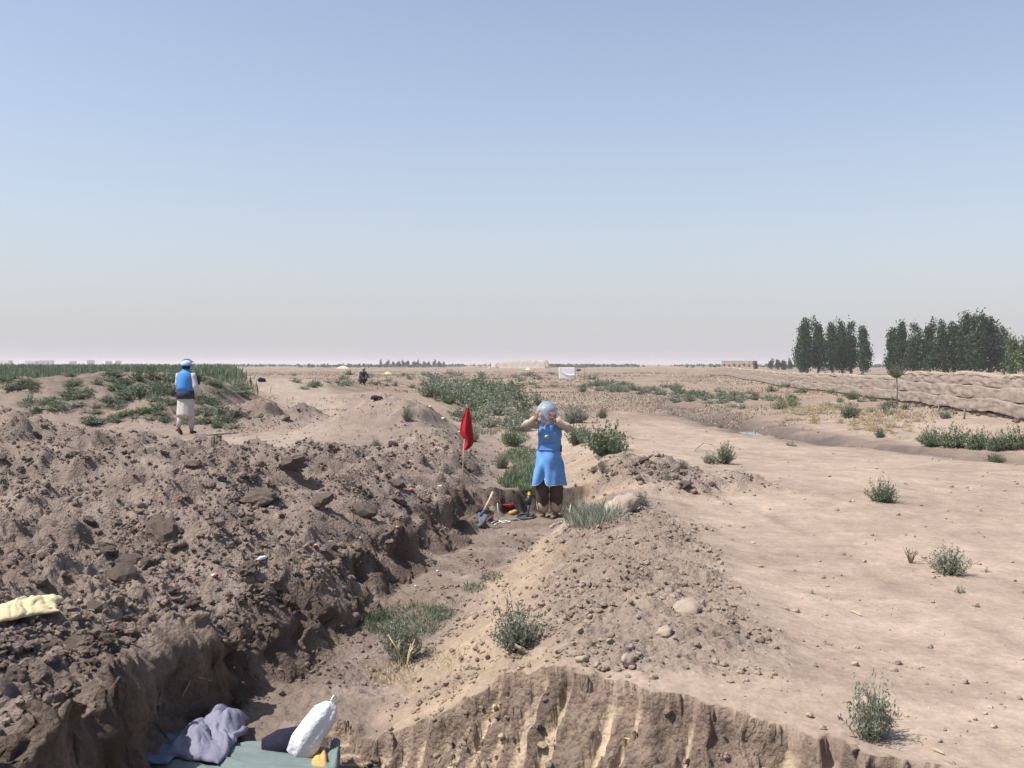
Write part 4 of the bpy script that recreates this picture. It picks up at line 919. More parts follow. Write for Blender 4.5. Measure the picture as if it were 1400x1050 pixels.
# ------------------------------------------------------------------ kit and litter around the trench
M_RED = mk('red_flag_cloth', (.42, .018, .03), .85, .2, 12, bump=.15, bscale=40, trans=.15)
M_BAMBOO = mk('pale_stick', (.55, .43, .26), .8, .2, 15)
M_STEEL = mk('worn_steel', (.075, .085, .12), .7, .3, 20, spec=.3)
M_HANDLE = mk('worn_handle', (.50, .39, .27), .75, .25, 18, bump=.2, bscale=40)
M_BLACK = mk('black_plastic', (.025, .027, .03), .5, .2, 10, spec=.4)
M_DETGREY = mk('green_grey_tube', (.07, .10, .11), .5, .2, 10, spec=.4)
M_YELLOW = mk('yellow_plastic', (.80, .50, .03), .5, .1, 10, spec=.4)
M_ORANGE = mk('orange_plastic', (.75, .36, .05), .6, .15, 10)
M_REDP = mk('red_paint', (.30, .03, .035), .85, .4, 14)
M_WHITEP = mk('white_paint', (.62, .59, .57), .9, .2, 14)
M_ROPE = mk('white_rope', (.72, .70, .65), .9, .15, 20)
M_GREYCLOTH = mk('lilac_grey_cloth', (.20, .195, .25), .9, .15, 6, bump=.25, bscale=60)
M_TARP = mk('grey_green_tarp', (.145, .18, .17), .8, .15, 5, bump=.15, bscale=30)
M_BLUETARP = mk('slate_blue_cloth', (.11, .15, .205), .85, .2, 5, bump=.15, bscale=30)
M_NAVY = mk('navy_fleece', (.020, .018, .034), .95, .25, 8, bump=.4, bscale=70)
M_BAG = mk('white_sack', (.58, .58, .60), .85, .10, 9, bump=.9, bscale=22)
M_YCLOTH = mk('yellow_cloth', (.46, .38, .21), .9, .12, 9, bump=.4, bscale=22, col2=(.52, .45, .28))
M_OCLOTH = mk('orange_cloth', (.50, .30, .11), .9, .15, 8, bump=.3, bscale=25)

# the red flag
p = at(631, 676); k = p.y / F
fe = empty('red_flag', p, 'limp dark red flag on a thin pale stick beside the trench', 'flag'); hh = 119 * k
MB().tube([(0, 0, -.15), (.03, 0, hh * .5), (8 * k, 0, hh)], [.0085, .008, .006], n=8).build('pole', M_BAMBOO, fe)
out = [(0, 1.0, .0), (-.2, .90, .0)]
# outline of the hanging cloth measured in pixels from the pole foot: left edge, right edge at each height
rows = [(119, 7.5, 10.5), (112, 4.5, 12), (104, 1.5, 13.2), (96, -1, 14.5), (88, -2.5, 15.5), (82, -2, 16.2), (77, 1.5, 16.5), (72, 4, 16.8), (67, 3.6, 16.2), (63, 3.2, 10.5), (60, 3.0, 6)]
V = []; nc = 15
for r_, (hy, l_, rr) in enumerate(rows):
    for c in range(nc):
        u = c / (nc - 1); x = (l_ + (rr - l_) * u) * k
        y = .018 * math.sin(u * 9 + r_ * .25) * min(1, r_ / 4) - .035 * math.exp(-((u - .45) / .16) ** 2) * min(1, r_ / 4)
        V.append((x, y - .012, hy * k + .004 * math.sin(u * 14 + r_)))
MB().add(V, [(r_ * nc + c, r_ * nc + c + 1, (r_ + 1) * nc + c + 1, (r_ + 1) * nc + c) for r_ in range(len(rows) - 1) for c in range(nc - 1)]).build('cloth', M_RED, fe, solid=.003, sub=1)

# the shovel
a0 = at(655, 709); k = a0.y / F
se = empty('shovel', a0, 'short-handled shovel with steel blade leaning in the dug trench edge', 'shovel')
tip = Vector((19 * k, .12, 35 * k)); neck = Vector((6 * k, .02, 9 * k))
MB().tube([neck, neck.lerp(tip, .5) + Vector((.004, 0, 0)), tip], [.019, .017, .019], n=10).build('handle', M_HANDLE, se)
MB().tube([neck * .35, neck * 1.25], [.026, .022], n=10).build('socket', M_STEEL, se)
ax = (tip - neck).normalized(); sd_ = Vector((0.75, -.66, -0.0)); sd_ = (sd_ - ax * sd_.dot(ax)).normalized(); nrm = ax.cross(sd_)
V = []; nu, nv = 9, 9
for i in range(nu):
    t = i / (nu - 1)
    w = .10 * (1 - max(0, t - .55) ** 2 * 4.2)
    for j in range(nv):
        u = j / (nv - 1) * 2 - 1; V.append(neck * .8 - ax * (.25 * t) + sd_ * (w * u) + nrm * (.022 * u * u - .05 * t * t))
MB().add(V, [(i * nv + j, i * nv + j + 1, (i + 1) * nv + j + 1, (i + 1) * nv + j) for i in range(nu - 1) for j in range(nv - 1)]).build('blade', M_STEEL, se, solid=.005)

# the metal detector
d0 = at(720, 709); k = d0.y / F; d0.z = min(d0.z, -.5)
de = empty('metal_detector', d0, 'metal detector standing upright on its round black search coil', 'detector')
b = MB(); n = 30; ring = [(.135 * math.cos(q * 6.283 / n), .10 * math.sin(q * 6.283 / n), .03 + .02 * math.sin(q * 6.283 / n)) for q in range(n)]
b.tube(ring + ring[:1], .017, n=8, cap=False).build('search_coil', M_BLACK, de)
MB().tube([(-.12, 0, .03), (.12, 0, .03)], .009, n=6).tube([(0, -.09, .015), (0, .09, .045)], .009, n=6).build('coil_spoke', M_BLACK, de)
MB().tube([(.02, .0, .03), (.03, .03, .16), (.035, .05, .30)], [.015, .017, .02], n=10).build('shaft', M_DETGREY, de)
MB().tube([(.035, .05, .20), (.04, .055, .33)], [.036, .040], n=12).build('battery_tube', M_BLACK, de)
MB().box((.035, .045, .262), (.055, .018, .016)).build('arm_rest', M_DETGREY, de, bevel=.006)
MB().tube([(.04, .055, .33), (.042, .057, .37)], [.026, .022], n=10).build('end_cap', M_YELLOW, de)
MB().tube([(.042, .057, .37), (.042, .057, .386)], [.024, .012], n=10).build('knob', M_ORANGE, de)

def strand(pix, rad, name, label, cat, mat, lift=.012, extra=None):
    P = []
    for q in pix:
        g = at(q[0], q[1]); P.append((g.x, g.y, g.z + lift + (q[2] if len(q) > 2 else 0)))
    P2 = []
    for i in range(len(P) - 1):
        for s in range(4): P2.append(Vector(P[i]).lerp(Vector(P[i + 1]), s / 4) + Vector((0, 0, .006 * math.sin(s + i))))
    P2.append(Vector(P[-1])); o = MB().tube(P2, rad, n=6).build(name, mat); return tag(o, label, cat)
def standing(px, py, top, rad, name, label, cat, mat, lean=0.0):
    g = at(px, py); k = g.y / F; h = (py - top) * k
    o = MB().tube([(0, 0, -.04), (lean * .4 * h, 0, h * .5), (lean * h, 0, h)], [rad, rad * .9, rad * .7], n=6).build(name, mat); o.location = g; return tag(o, label, cat)
strand([(672, 716), (680, 713), (690, 716), (698, 714), (690, 712), (682, 715), (676, 719)], .007, 'rope', 'tangle of white rope on the trench floor before the shovel', 'rope', M_ROPE)
strand([(752, 722), (757, 718), (764, 716), (768, 714)], .007, 'rope', 'short white rope end on the floor before the person in apron', 'rope', M_ROPE)
standing(682, 712, 688, .007, 'marker_stick', 'thin white marker stick upright beside the shovel', 'stick', M_WHITEP, -.08)
standing(778, 710, 690, .007, 'marker_stick', 'thin white marker stick in the grass beside the person in apron', 'stick', M_WHITEP, .1)
# pouch, red lid, trowel
g = at(700, 704); o = MB().ball((0, 0, .03), (.06, .04, .035), 12, 8).ball((.06, .02, .045), (.05, .03, .03), 10, 7).build('tool_pouch', M_OCLOTH); o.location = g; o.rotation_euler.z = .5; tag(o, 'small tan and orange tool pouch beside the detector coil', 'pouch')
g = at(694, 694); e = empty('plastic_dish', g, 'shallow red plastic dish at the back of the trench floor', 'dish')
MB().tube([(0, 0, .0), (0, 0, .02), (0, 0, .045)], [.06, .085, .095], n=20).build('bowl', M_REDP, e); b = MB(); ring = [(.095 * math.cos(q * 6.283 / 20), .095 * math.sin(q * 6.283 / 20), .046) for q in range(21)]; b.tube(ring, .006, n=6, cap=False).build('rim', M_REDP, e)

# painted marker stones
V0, F0 = rocky(2, 333, .3)
def painted(px, py, w, red, label, long=1.0):
    g = at(px, py); s = w / F * g.y / 2 * .72
    e = empty('marker_stone', g + Vector((0, 0, s * .35)), label, 'stone', rc.uniform(0, 3))
    m1 = MB(); q = V0 * np.array([s * long, s * .75, s * .6])
    o = m1.add(q, [tuple(f) for f in F0]).build('stone', M_WHITEP, e)
    if red:
        q2 = V0 * np.array([s * .62, s * .78, s * .63]) + np.array([-s * .62 * long, 0, .0]); MB().add(q2, [tuple(f) for f in F0]).build('red_end', M_REDP, e)
for a in [(293, 789, 15, 1, 'red and white painted stone below the split clod on spoil'), (45, 818, 15, 1, 'red and white painted stone just behind the yellow cloth'),
          (431, 748, 13, 1, 'slim white painted stone on the spoil above the trench wall', 1.5), (358, 766, 19, 0, 'long thin white stone sliver on the near spoil', 1.7), (173, 834, 11, 0, 'little white stone below the large rounded clod', 1.3),
          (562, 672, 15, 1, 'red and white painted stone by a dark hollow near the flag'), (560, 634, 12, 1, 'mostly red painted stone on the spoil left of the flag'), (602, 666, 9, 0, 'small white stone between the flag pole and the painted stone'),
          (544, 724, 12, 1, 'red and white painted stone just above the trench lip'), (492, 736, 8, 0, 'tiny white stone on the spoil left of the trench lip'), (606, 573, 12, 0, 'white stone on pale crumbly ground left of the thicket', 1.4),
          (588, 556, 8, 0, 'small white stone on top of the mound flank by the thicket'), (628, 592, 7, 0, 'tiny white stone behind the flag cloth'), (652, 598, 8, 0, 'small white stone at the ditch edge right of the flag'),
          (598, 781, 7, 0, 'tiny white chip on the trench floor'), (568, 802, 7, 0, 'tiny white chip at the foot of the trench wall'),
          (97, 549, 4, 0, 'tiny white stone amid tufts on the left bank'), (65, 553, 4, 0, 'tiny white pebble amid tufts at the bank foot')]:
    painted(*a)

# cloths on the ground
def on_plane(px, py, z):
    Y = (ZC - z) / ((py - HZ) / F); return Vector(((px - 700) / F * Y, Y, z))
def sheet(name, corners, mat, label, cat, amp=.03, seed=0, n=34, puff=0.0, lift=.012, thick=.004, parent=None, fold=3.0, edge=0.05, z=None, ang=.5):
    """a cloth lying on the ground: corners are photo pixels in order; follows the ground (or the floor level z) with long soft folds"""
    G = [at(*c) if z is None else on_plane(*c, z) for c in corners]
    u, v = np.meshgrid(np.linspace(0, 1, n), np.linspace(0, 1, n), indexing='ij')
    X = (G[0].x * (1 - u) + G[1].x * u) * (1 - v) + (G[3].x * (1 - u) + G[2].x * u) * v; Y = (G[0].y * (1 - u) + G[1].y * u) * (1 - v) + (G[3].y * (1 - u) + G[2].y * u) * v
    sz = max((G[0] - G[1]).length, (G[0] - G[3]).length)
    X = X + edge * sz * fbm(u * 2.2, v * 2.2, 3, seed + 1); Y = Y + edge * sz * fbm(u * 2.2 + 7, v * 2.2, 3, seed + 2)
    if z is None:
        Zg = np.array([[H(float(X[i, j]), float(Y[i, j])) for j in range(n)] for i in range(n)])
        A = np.stack([np.ones(n * n), u.ravel(), v.ravel()], 1); co = np.linalg.lstsq(A, Zg.ravel(), rcond=None)[0]; pl = (A @ co).reshape(n, n)
        Zg = pl + np.percentile(Zg - pl, 80)
    else: Zg = np.full((n, n), z)
    ca, sa = math.cos(ang), math.sin(ang); p = (u * ca + v * sa); q = (-u * sa + v * ca)
    wv = p * fold + .45 * fbm(u * 1.8, v * 1.8, 2, seed + 3)
    crease = np.abs(np.sin(math.pi * wv)) ** .75 + .45 * np.abs(np.sin(math.pi * (1.9 * wv + 1.3 * q + .3)))
    dome = np.clip(np.sin(np.pi * u) * np.sin(np.pi * v), 0, 1) ** .45
    Z = Zg + lift + puff * dome * (0.8 + .5 * fbm(u * 2, v * 2, 2, seed + 9)) + amp * crease * (0.15 + 0.85 * dome)
    b = MB(); b.add(np.stack([X.ravel(), Y.ravel(), Z.ravel()], 1), [(i * n + j, (i + 1) * n + j, (i + 1) * n + j + 1, i * n + j + 1) for i in range(n - 1) for j in range(n - 1)])
    o = b.build(name, mat, parent, solid=thick)
    if parent is None: tag(o, label, cat)
    return o
FZ = -.62
sheet('tarpaulin', [(96, 1066), (262, 1016), (470, 1026), (452, 1090)], M_TARP, 'grey-green tarpaulin spread on the trench floor under the jacket', 'tarpaulin', .028, 5, fold=4, z=FZ, lift=.02)
sheet('blue_cloth', [(140, 1052), (222, 1002), (262, 1016), (228, 1060)], M_BLUETARP, 'slate blue cloth folded over the tarpaulin against the dark trench wall', 'cloth', .02, 8, n=26, lift=.06, z=FZ, fold=2)
je = empty('jacket', on_plane(290, 1030, FZ), 'crumpled lilac-grey jacket lying on the trench floor', 'jacket')
for nm, cs, pf, am, sd2, nn, fo, an in (('body', [(222, 1050), (262, 1000), (338, 1010), (300, 1058)], .05, .045, 12, 40, 2.6, .9), ('sleeve', [(272, 1016), (292, 986), (340, 996), (322, 1030)], .10, .035, 15, 30, 1.6, 1.4), ('collar', [(228, 1046), (258, 1020), (300, 1030), (290, 1054)], .085, .02, 17, 24, 1.2, .3)):
    o = sheet(nm, cs, M_GREYCLOTH, None, None, am, sd2, nn, pf, .055, .006, je, fold=fo, z=FZ, ang=an); o.location = -je.location
# navy garment and the white sack
g = on_plane(392, 1036, FZ); k = g.y / F
o = MB().tube([(-.135, .06, .03), (-.12, .05, .05), (-.04, .02, .075), (.06, -.02, .09), (.15, -.01, .085), (.17, 0, .08)], [.012, .055, .085, .095, .085, .03], n=18, ry=[.012, .045, .062, .072, .07, .03], fold=.06, fk=3, seed=4).build('rolled_fleece', M_NAVY); o.location = g; o.rotation_euler.z = .25; tag(o, 'rolled dark navy fleece lying beside the white sack', 'fleece')
g = on_plane(430, 1042, FZ); e = empty('sack', g, 'plump white cloth sack tied with a loop, leaning on the cut bank', 'sack')
MB().tube([(-.085, -.02, .02), (-.08, -.015, .05), (-.05, 0, .12), (-.005, .03, .19), (.05, .06, .255), (.085, .08, .295), (.10, .085, .31)], [.03, .075, .088, .082, .078, .045, .016], n=26, ry=[.02, .055, .07, .066, .062, .036, .014], fold=.075, fk=5, seed=9).build('body', M_BAG, e)
b = MB(); b.tube([(.09, .08, .30), (.085, .075, .335), (.10, .07, .365), (.115, .075, .35), (.105, .085, .31)], .006, n=6).build('drawstring', M_ROPE, e)
sheet('orange_cloth', [(424, 1056), (432, 1036), (450, 1030), (448, 1060)], M_OCLOTH, 'small orange cloth tucked under the white sack', 'cloth', .02, 21, n=18, puff=.05, z=FZ, fold=1.5)
sheet('grey_strap_bag', [(446, 1060), (452, 1024), (464, 1014), (466, 1064)], M_TARP, 'grey-green folded canvas beside the white sack', 'canvas', .02, 23, n=18, puff=.06, z=FZ, fold=1.5)
sheet('yellow_cloth', [(-16, 866), (0, 828), (82, 824), (80, 850)], M_YCLOTH, 'crumpled pale yellow cloth lying on the dark spoil', 'cloth', .020, 31, n=44, puff=.055, fold=3.6, lift=.035, ang=1.35)
def bundle(px, py, w, h, mat, name, label, cat, seed):
    p = at(px, py); k = p.y / F; w *= k; h *= k
    o = MB().tube([(-w * .5, 0, h * .12), (-w * .42, 0, h * .3), (-w * .15, 0, h * .45), (w * .15, .0, h * .36), (w * .4, 0, h * .28), (w * .52, 0, h * .12)], [h * .08, h * .4, h * .55, h * .42, h * .36, h * .08], n=16, ry=[h * .1, h * .6, h * .8, h * .7, h * .5, h * .1], fold=.10, fk=3, seed=seed).build(name, mat); o.location = p; return tag(o, label, cat)
bundle(515, 546, 17, 6, M_NAVY, 'dark_bag', 'dark navy bag lying on top of the spoil mound', 'bag', 3)
bundle(358, 522, 10, 6.5, M_NAVY, 'dark_bundle', 'dark blue bundle lying on the slope beside the pale track', 'bundle', 6)
# roots, twigs, straws
for n_, (pix, lab) in enumerate([([(205, 948), (203, 930), (206, 915), (214, 905)], 'thin pale root hanging over the dark trench hollow'), ([(248, 968), (258, 945), (262, 938)], 'forked pale root above the dark trench hollow'), ([(262, 938), (275, 937), (290, 950)], 'bent pale root by the lilac jacket'), ([(215, 827), (222, 820), (236, 818)], 'dry twig lying on a low brown clod')]):
    strand([(a, b_, .04) for a, b_ in pix], .005, 'root', lab, 'root', M_TWIG, .02)
def dry(px, py, h, n, label, mat, name='twig_stump', cat='twigs', spread=.6):
    g = at(px, py); k = g.y / F; b = MB(); r = random.Random(px)
    for q in range(n):
        a = r.uniform(0, 6.28); l_ = h * k * r.uniform(.6, 1.1); x = math.cos(a) * spread * l_; y = math.sin(a) * spread * l_
        b.tube([(0, 0, -.02), (x * .5, y * .5, l_ * .6), (x, y, l_)], [.006, .005, .003], n=5)
        b.tube([(x * .5, y * .5, l_ * .6), (x * .6 + .03, y * .4, l_ * .85)], [.004, .002], n=4)
    o = b.build(name, mat); o.location = g; return tag(o, label, cat)
dry(1245, 770, 24, 7, 'dry twiggy stump beside the low rounded shrub on bare ground', M_TWIG)
dry(1190, 985, 30, 5, 'broken dry straw stalks in the wispy shrub at the cut edge', M_STALK, 'straw_stalks', 'straw', .8)
dry(555, 915, 46, 4, 'tall dry bent stalks beside the shrub on the trench floor', M_STALK, 'straw_stalks', 'straw', .5)
for px, py, lab in ((1283, 1030, 'single pale straw lying on bare ground near the cut edge'), (1170, 840, 'short orange-brown straw on the bare slope'), (862, 1016, 'dry straw stuck in the grooved cut face')):
    strand([(px - 8, py - 3), (px + 8, py + 3)], .0035, 'straw', lab, 'straw', M_STALK, .008)
MB_twig = strand([(950, 617), (962, 615, .12), (974, 620, .16), (984, 628, .05)], .008, 'bent_twig', 'bent bare twig arching over the low grey shrub at dirt pile end', 'twig', M_TWIG)
# ------------------------------------------------------------------ people
M_SKIN = mk('brown_skin', (.23, .115, .075), .6, .12, 12, spec=.3)
M_HAIR = mk('black_hair', (.012, .011, .012), .7, .2, 30)
M_BLUE = mk('blue_apron', (.085, .225, .50), .8, .14, 6, bump=.2, bscale=50, col2=(.135, .285, .56))
M_BLUEV = mk('blue_vest', (.060, .235, .60), .75, .12, 6, bump=.2, bscale=50)
M_TRIM = mk('pale_blue_trim', (.38, .47, .66), .8, .1, 10)
M_BEIGE = mk('beige_cotton', (.42, .355, .265), .9, .15, 8, bump=.25, bscale=40)
M_OFFW = mk('off_white_cotton', (.47, .43, .41), .9, .12, 8, bump=.2, bscale=40)
M_TROUS = mk('dusty_brown_trousers', (.072, .058, .05), .9, .3, 5, bump=.2, bscale=40)
M_SHOE = mk('brown_leather', (.145, .09, .07), .6, .3, 14, spec=.3)
M_BSHOE = mk('black_leather', (.018, .017, .018), .5, .3, 14, spec=.4)
M_DKCLOTH = mk('dark_navy_cloth', (.032, .034, .055), .85, .2, 10)
M_SCARF = mk('pink_white_scarf', (.62, .50, .52), .9, .25, 14, bump=.3, bscale=40)
M_HELM = mk('grey_helmet', (.22, .245, .29), .4, .1, 10, spec=.5)
M_HELMW = mk('white_blue_helmet', (.45, .55, .74), .4, .1, 10, spec=.5)
M_BADGE = mk('badge_yellow', (.55, .56, .18), .7, .1, 20)
M_BADGEC = mk('badge_blue', (.10, .30, .48), .7, .1, 20)
def visor_mat(name, col, clear):
    m = bpy.data.materials.new(name); m.use_nodes = True; n = m.node_tree.nodes; l = m.node_tree.links; p = n['Principled BSDF']
    p.inputs['Base Color'].default_value = (*col, 1); p.inputs['Roughness'].default_value = .16; p.inputs['Specular IOR Level'].default_value = .6
    t = n.new('ShaderNodeBsdfTransparent'); x = n.new('ShaderNodeMixShader'); x.inputs[0].default_value = clear
    l.new(p.outputs[0], x.inputs[1]); l.new(t.outputs[0], x.inputs[2]); l.new(x.outputs[0], n['Material Output'].inputs[0]); return m
M_VISOR = visor_mat('scuffed_visor', (.36, .41, .48), .42); M_VISORB = visor_mat('blue_visor', (.16, .30, .62), .35)

def capsule(b, p0, r0, p1, r1, n=12):
    p0 = Vector(p0); p1 = Vector(p1); d = p1 - p0; L = max(d.length, 1e-4); t = d / L; pts = []; rad = []
    for a in (-80, -55, -28, 0): pts.append(p0 + t * r0 * math.sin(math.radians(a))); rad.append(r0 * math.cos(math.radians(a)))
    for a in (0, 28, 55, 80): pts.append(p1 + t * r1 * math.sin(math.radians(a)) + t * 1e-4); rad.append(r1 * math.cos(math.radians(a)))
    b.tube(pts, rad, n=n)
def flesh(name, caps, mat, parent, voxel=.0075, keep=.5):
    """tapered limbs fused into one continuous skin"""
    b = MB()
    for c in caps: capsule(b, *c)
    o = b.build(name, mat, None); m = o.modifiers.new('r', 'REMESH'); m.mode = 'VOXEL'; m.voxel_size = voxel
    s = o.modifiers.new('s', 'SMOOTH'); s.factor = .5; s.iterations = 3
    d = o.modifiers.new('d', 'DECIMATE'); d.ratio = keep
    dg = bpy.context.evaluated_depsgraph_get(); me = bpy.data.meshes.new_from_object(o.evaluated_get(dg))
    old = o.data; bpy.data.objects.remove(o); bpy.data.meshes.remove(old)
    me.name = name; me.polygons.foreach_set('use_smooth', [True] * len(me.polygons)); me.materials.clear(); return obj(name, me, mat, parent)
def hand(w, d, nrm, side, curl=.7):
    """palm with four unequal bent fingers and a thumb leaving the side of the palm; w wrist, d direction, nrm palm side"""
    w = Vector(w); d = Vector(d).normalized(); nrm = (Vector(nrm) - d * Vector(nrm).dot(d)).normalized(); s = d.cross(nrm) * side
    C = []
    for o in (-.024, -.008, .008, .024): C.append((w + s * o * .7, .017, w + d * .085 + s * o * 1.15, .012))
    for o, L in ((-.030, .060), (-.010, .075), (.011, .082), (.031, .072)):
        a = w + d * .088 + s * o; b_ = a + (d * math.cos(curl * .5) + nrm * math.sin(curl * .5)) * L * .5; c = b_ + (d * math.cos(curl * 1.3) + nrm * math.sin(curl * 1.3)) * L * .5
        C += [(a, .0098, b_, .009), (b_, .009, c, .0078)]
    a = w + d * .03 + s * .030; b_ = a + (s * .75 + d * .6 + nrm * .3).normalized() * .042; c = b_ + (d * .8 + nrm * .5 + s * .1).normalized() * .034
    return C + [(a, .013, b_, .011), (b_, .011, c, .009)]
def head_caps(h, f, up=Vector((0, 0, 1))):
    """skull, jaw, nose, brow, ears around centre h, facing f"""
    h = Vector(h); f = Vector(f).normalized(); s = f.cross(up)
    return [(h - f * .02 + up * .03, .088, h + f * .02 + up * .035, .085), (h + f * .01 - up * .03, .072, h + f * .045 - up * .07, .048), (h + f * .092 + up * .01, .012, h + f * .108 - up * .018, .016),
            (h + f * .08 + up * .035 - s * .035, .016, h + f * .08 + up * .035 + s * .035, .016), (h + f * .085 - up * .052 - s * .016, .011, h + f * .085 - up * .052 + s * .016, .011),
            (h + s * .088 + up * .02, .014, h + s * .088 - up * .02, .012), (h - s * .088 + up * .02, .014, h - s * .088 - up * .02, .012)]
def shoe(name, heel, toe, mat, parent, r=.045):
    h = Vector(heel); t = Vector(toe); d = (t - h)
    pts = [h - d * .12, h, h + d * .3, h + d * .62, h + d * .88, h + d * 1.02]; zz = [.035, .045, .042, .034, .026, .02]
    o = MB().tube([Vector((p.x, p.y, p.z + z)) for p, z in zip(pts, zz)], [.02, .048, .044, .036, .028, .01], n=14, ry=[.02, .036, .038, .045, .038, .012]).build(name, mat, parent)
    MB().tube([Vector((p.x, p.y, p.z + .009)) for p in pts], [.008] * 6, n=10, ry=[.022, .04, .041, .048, .041, .014]).build('sole', M_BSHOE, o); return o
def eyes(h, f, parent):
    h = Vector(h); f = Vector(f).normalized(); s = f.cross(Vector((0, 0, 1)))
    for q in (-1, 1): MB().ball(h + f * .077 + s * .032 * q + Vector((0, 0, .012)), .0125, 8, 6).build('eye', mk('eye_white', (.6, .58, .55), .3, .05) if 'eye_white' not in bpy.data.materials else bpy.data.materials['eye_white'], parent)

# --- the person in the blue apron, facing the camera, both hands up at the visor
g = at(751, 707); g.z = min(H(g.x + a, g.y + b_) for a in (-.12, 0, .12) for b_ in (-.15, 0, .1)) + .012
pe = empty('person', g, 'person in long blue apron lifting both hands to a visored helmet in trench', 'person')
hd = Vector((-.035, -.045, 1.585)); fw = Vector((-.05, -1, -.08)).normalized()
Ls, Le, Lw = Vector((-.175, 0, 1.385)), Vector((-.35, -.10, 1.375)), Vector((-.205, -.255, 1.475))
Rs, Re, Rw = Vector((.175, 0, 1.38)), Vector((.285, -.185, 1.335)), Vector((.075, -.285, 1.455))
caps = [((-.09, .02, .09), .042, (-.10, -.02, .48), .058), ((-.10, -.02, .48), .064, (-.085, 0, .90), .088), ((.10, .02, .09), .042, (.10, -.02, .48), .058), ((.10, -.02, .48), .064, (.085, 0, .90), .088),
        ((-.09, .04, .05), .036, (-.15, -.12, .035), .028), ((.10, .04, .05), .036, (.05, -.14, .035), .028),
        ((-.06, 0, .94), .12, (.06, 0, .94), .12), ((0, 0, .95), .13, (0, 0, 1.12), .125), ((-.02, 0, 1.12), .115, (-.04, 0, 1.30), .11), ((.02, 0, 1.12), .115, (.04, 0, 1.30), .11), ((-.12, 0, 1.385), .055, (.12, 0, 1.385), .055),
        ((0, 0, 1.38), .058, hd - Vector((0, -.01, .06)), .054), (Ls, .056, Le, .045), (Le, .045, Lw, .030), (Rs, .056, Re, .045), (Re, .045, Rw, .030)]
caps += head_caps(hd, fw) + hand(Lw, (.10, -.02, 1), (.6, .7, .1), -1, 1.1) + hand(Rw, (-.25, .05, 1), (-.5, .8, 0), 1, 1.1)
body = flesh('body', caps, M_SKIN, pe); eyes(hd, fw, pe)
MB().ball(hd + Vector((0, .015, .03)), (.094, .10, .09), 16, 10).build('hair', M_HAIR, pe)
# shirt with sleeves
sh = MB(); sh.tube([(0, 0, .80), (0, 0, .95), (0, 0, 1.1), (0, 0, 1.27), (0, 0, 1.38), (0, 0, 1.435)], [.16, .155, .155, .16, .14, .075], n=26, ry=[.170, .160, .155, .168, .168, .085], fold=.012, fk=7, up=(0, 1, 0)).build('shirt', M_BEIGE, pe)
def sleeve(a, e_, w, r, seed, par, mat):
    a, e_, w = Vector(a), Vector(e_), Vector(w); pts = [a.lerp(e_, t) for t in (-.12, .15, .4, .65, .88)] + [e_] + [e_.lerp(w, t) for t in (.15, .38, .6, .82, .97)]
    rr = [r * k_ for k_ in (.9, 1.06, .98, .94, 1.0, 1.0, 1.02, .92, .86, .8, .72)]; pts = [q + Vector((0, 0, -.010 * math.sin(i * 1.9))) for i, q in enumerate(pts)]
    return MB().tube(pts, rr, n=18, fold=.07, fk=3, seed=seed).build('sleeve', mat, par)
sleeve(Ls, Le, Lw, .063, 3, pe, M_BEIGE); sleeve(Rs, Re, Rw, .063, 5, pe, M_BEIGE)
# baggy trousers
tr = MB()
for s in (-1, 1):
    tr.tube([(s * .075, 0, .96), (s * .09, 0, .80), (s * .10, -.01, .62), (s * .105, -.02, .45), (s * .105, -.01, .30), (s * .10, .01, .20), (s * .10, .015, .165)], [.12, .125, .122, .118, .110, .092, .08], n=22, ry=[.085, .085, .092, .098, .096, .085, .075], fold=.035, fk=5, seed=11 + s, up=(0, 1, 0))
tr.tube([(0, 0, .70), (0, 0, .80), (0, 0, .98)], [.10, .14, .14], n=20, ry=[.10, .150, .145], up=(0, 1, 0)).build('trousers', M_TROUS, pe)
for s in (-1, 1):
    MB().tube([(s * .10, .01, .27), (s * .10, .012, .20), (s * .10, .015, .13), (s * .098, .02, .085)], [.099, .098, .088, .074], n=20, ry=[.092, .09, .082, .066], fold=.05, fk=4, seed=21 + s, up=(0, 1, 0)).build('trouser_cuff', M_BEIGE, pe)
shoe('shoe', (-.085, .03, 0), (-.155, -.15, 0), M_SHOE, pe); shoe('shoe', (.10, .03, 0), (.035, -.175, 0), M_SHOE, pe)
# the apron: bib, waist and flared skirt with a split in the hem
zk = [1.425, 1.38, 1.30, 1.20, 1.10, 1.02, .92, .78, .64, .50]
ak = [.115, .150, .172, .168, .160, .160, .180, .205, .232, .255]; bk = [.16, .20, .215, .205, .195, .195, .215, .235, .25, .26]; wk = [48, 58, 72, 84, 94, 100, 98, 92, 88, 86]
nv_, nu_ = 56, 61; V = []
def apron_pt(u, v, off=0.0):
    z = 1.425 - v * .925; zz = zk[::-1]
    a_ = np.interp(z, zz, ak[::-1]) + off; b_ = np.interp(z, zz, bk[::-1]) + off; w_ = math.radians(np.interp(z, zz, wk[::-1])); th = u * w_
    lo = ss(.55, 1.0, v); split = math.exp(-((u + .30) / .13) ** 2)
    rip = (.016 * math.sin(9 * u + 1.0) + .011 * math.sin(16 * u + 4 * v)) * lo + .011 * math.sin(13 * v + 5 * u) * (1 - lo) + .006 * math.sin(24 * v - 9 * u) * (1 - lo) - .055 * split * lo + .035 * math.exp(-((u + .62) / .2) ** 2) * lo
    zo = z + .12 * split * float(ss(.90, 1.0, v)) + .012 * math.sin(5 * u) * float(lo)
    zo -= .055 * (1 - abs(u)) * float(ss(.06, 0, v))           # dipping neckline
    return Vector(((a_ + rip) * math.sin(th), -(b_ + rip) * math.cos(th), zo))
for i in range(nv_):
    for j in range(nu_): V.append(apron_pt(j / (nu_ - 1) * 2 - 1, i / (nv_ - 1)))
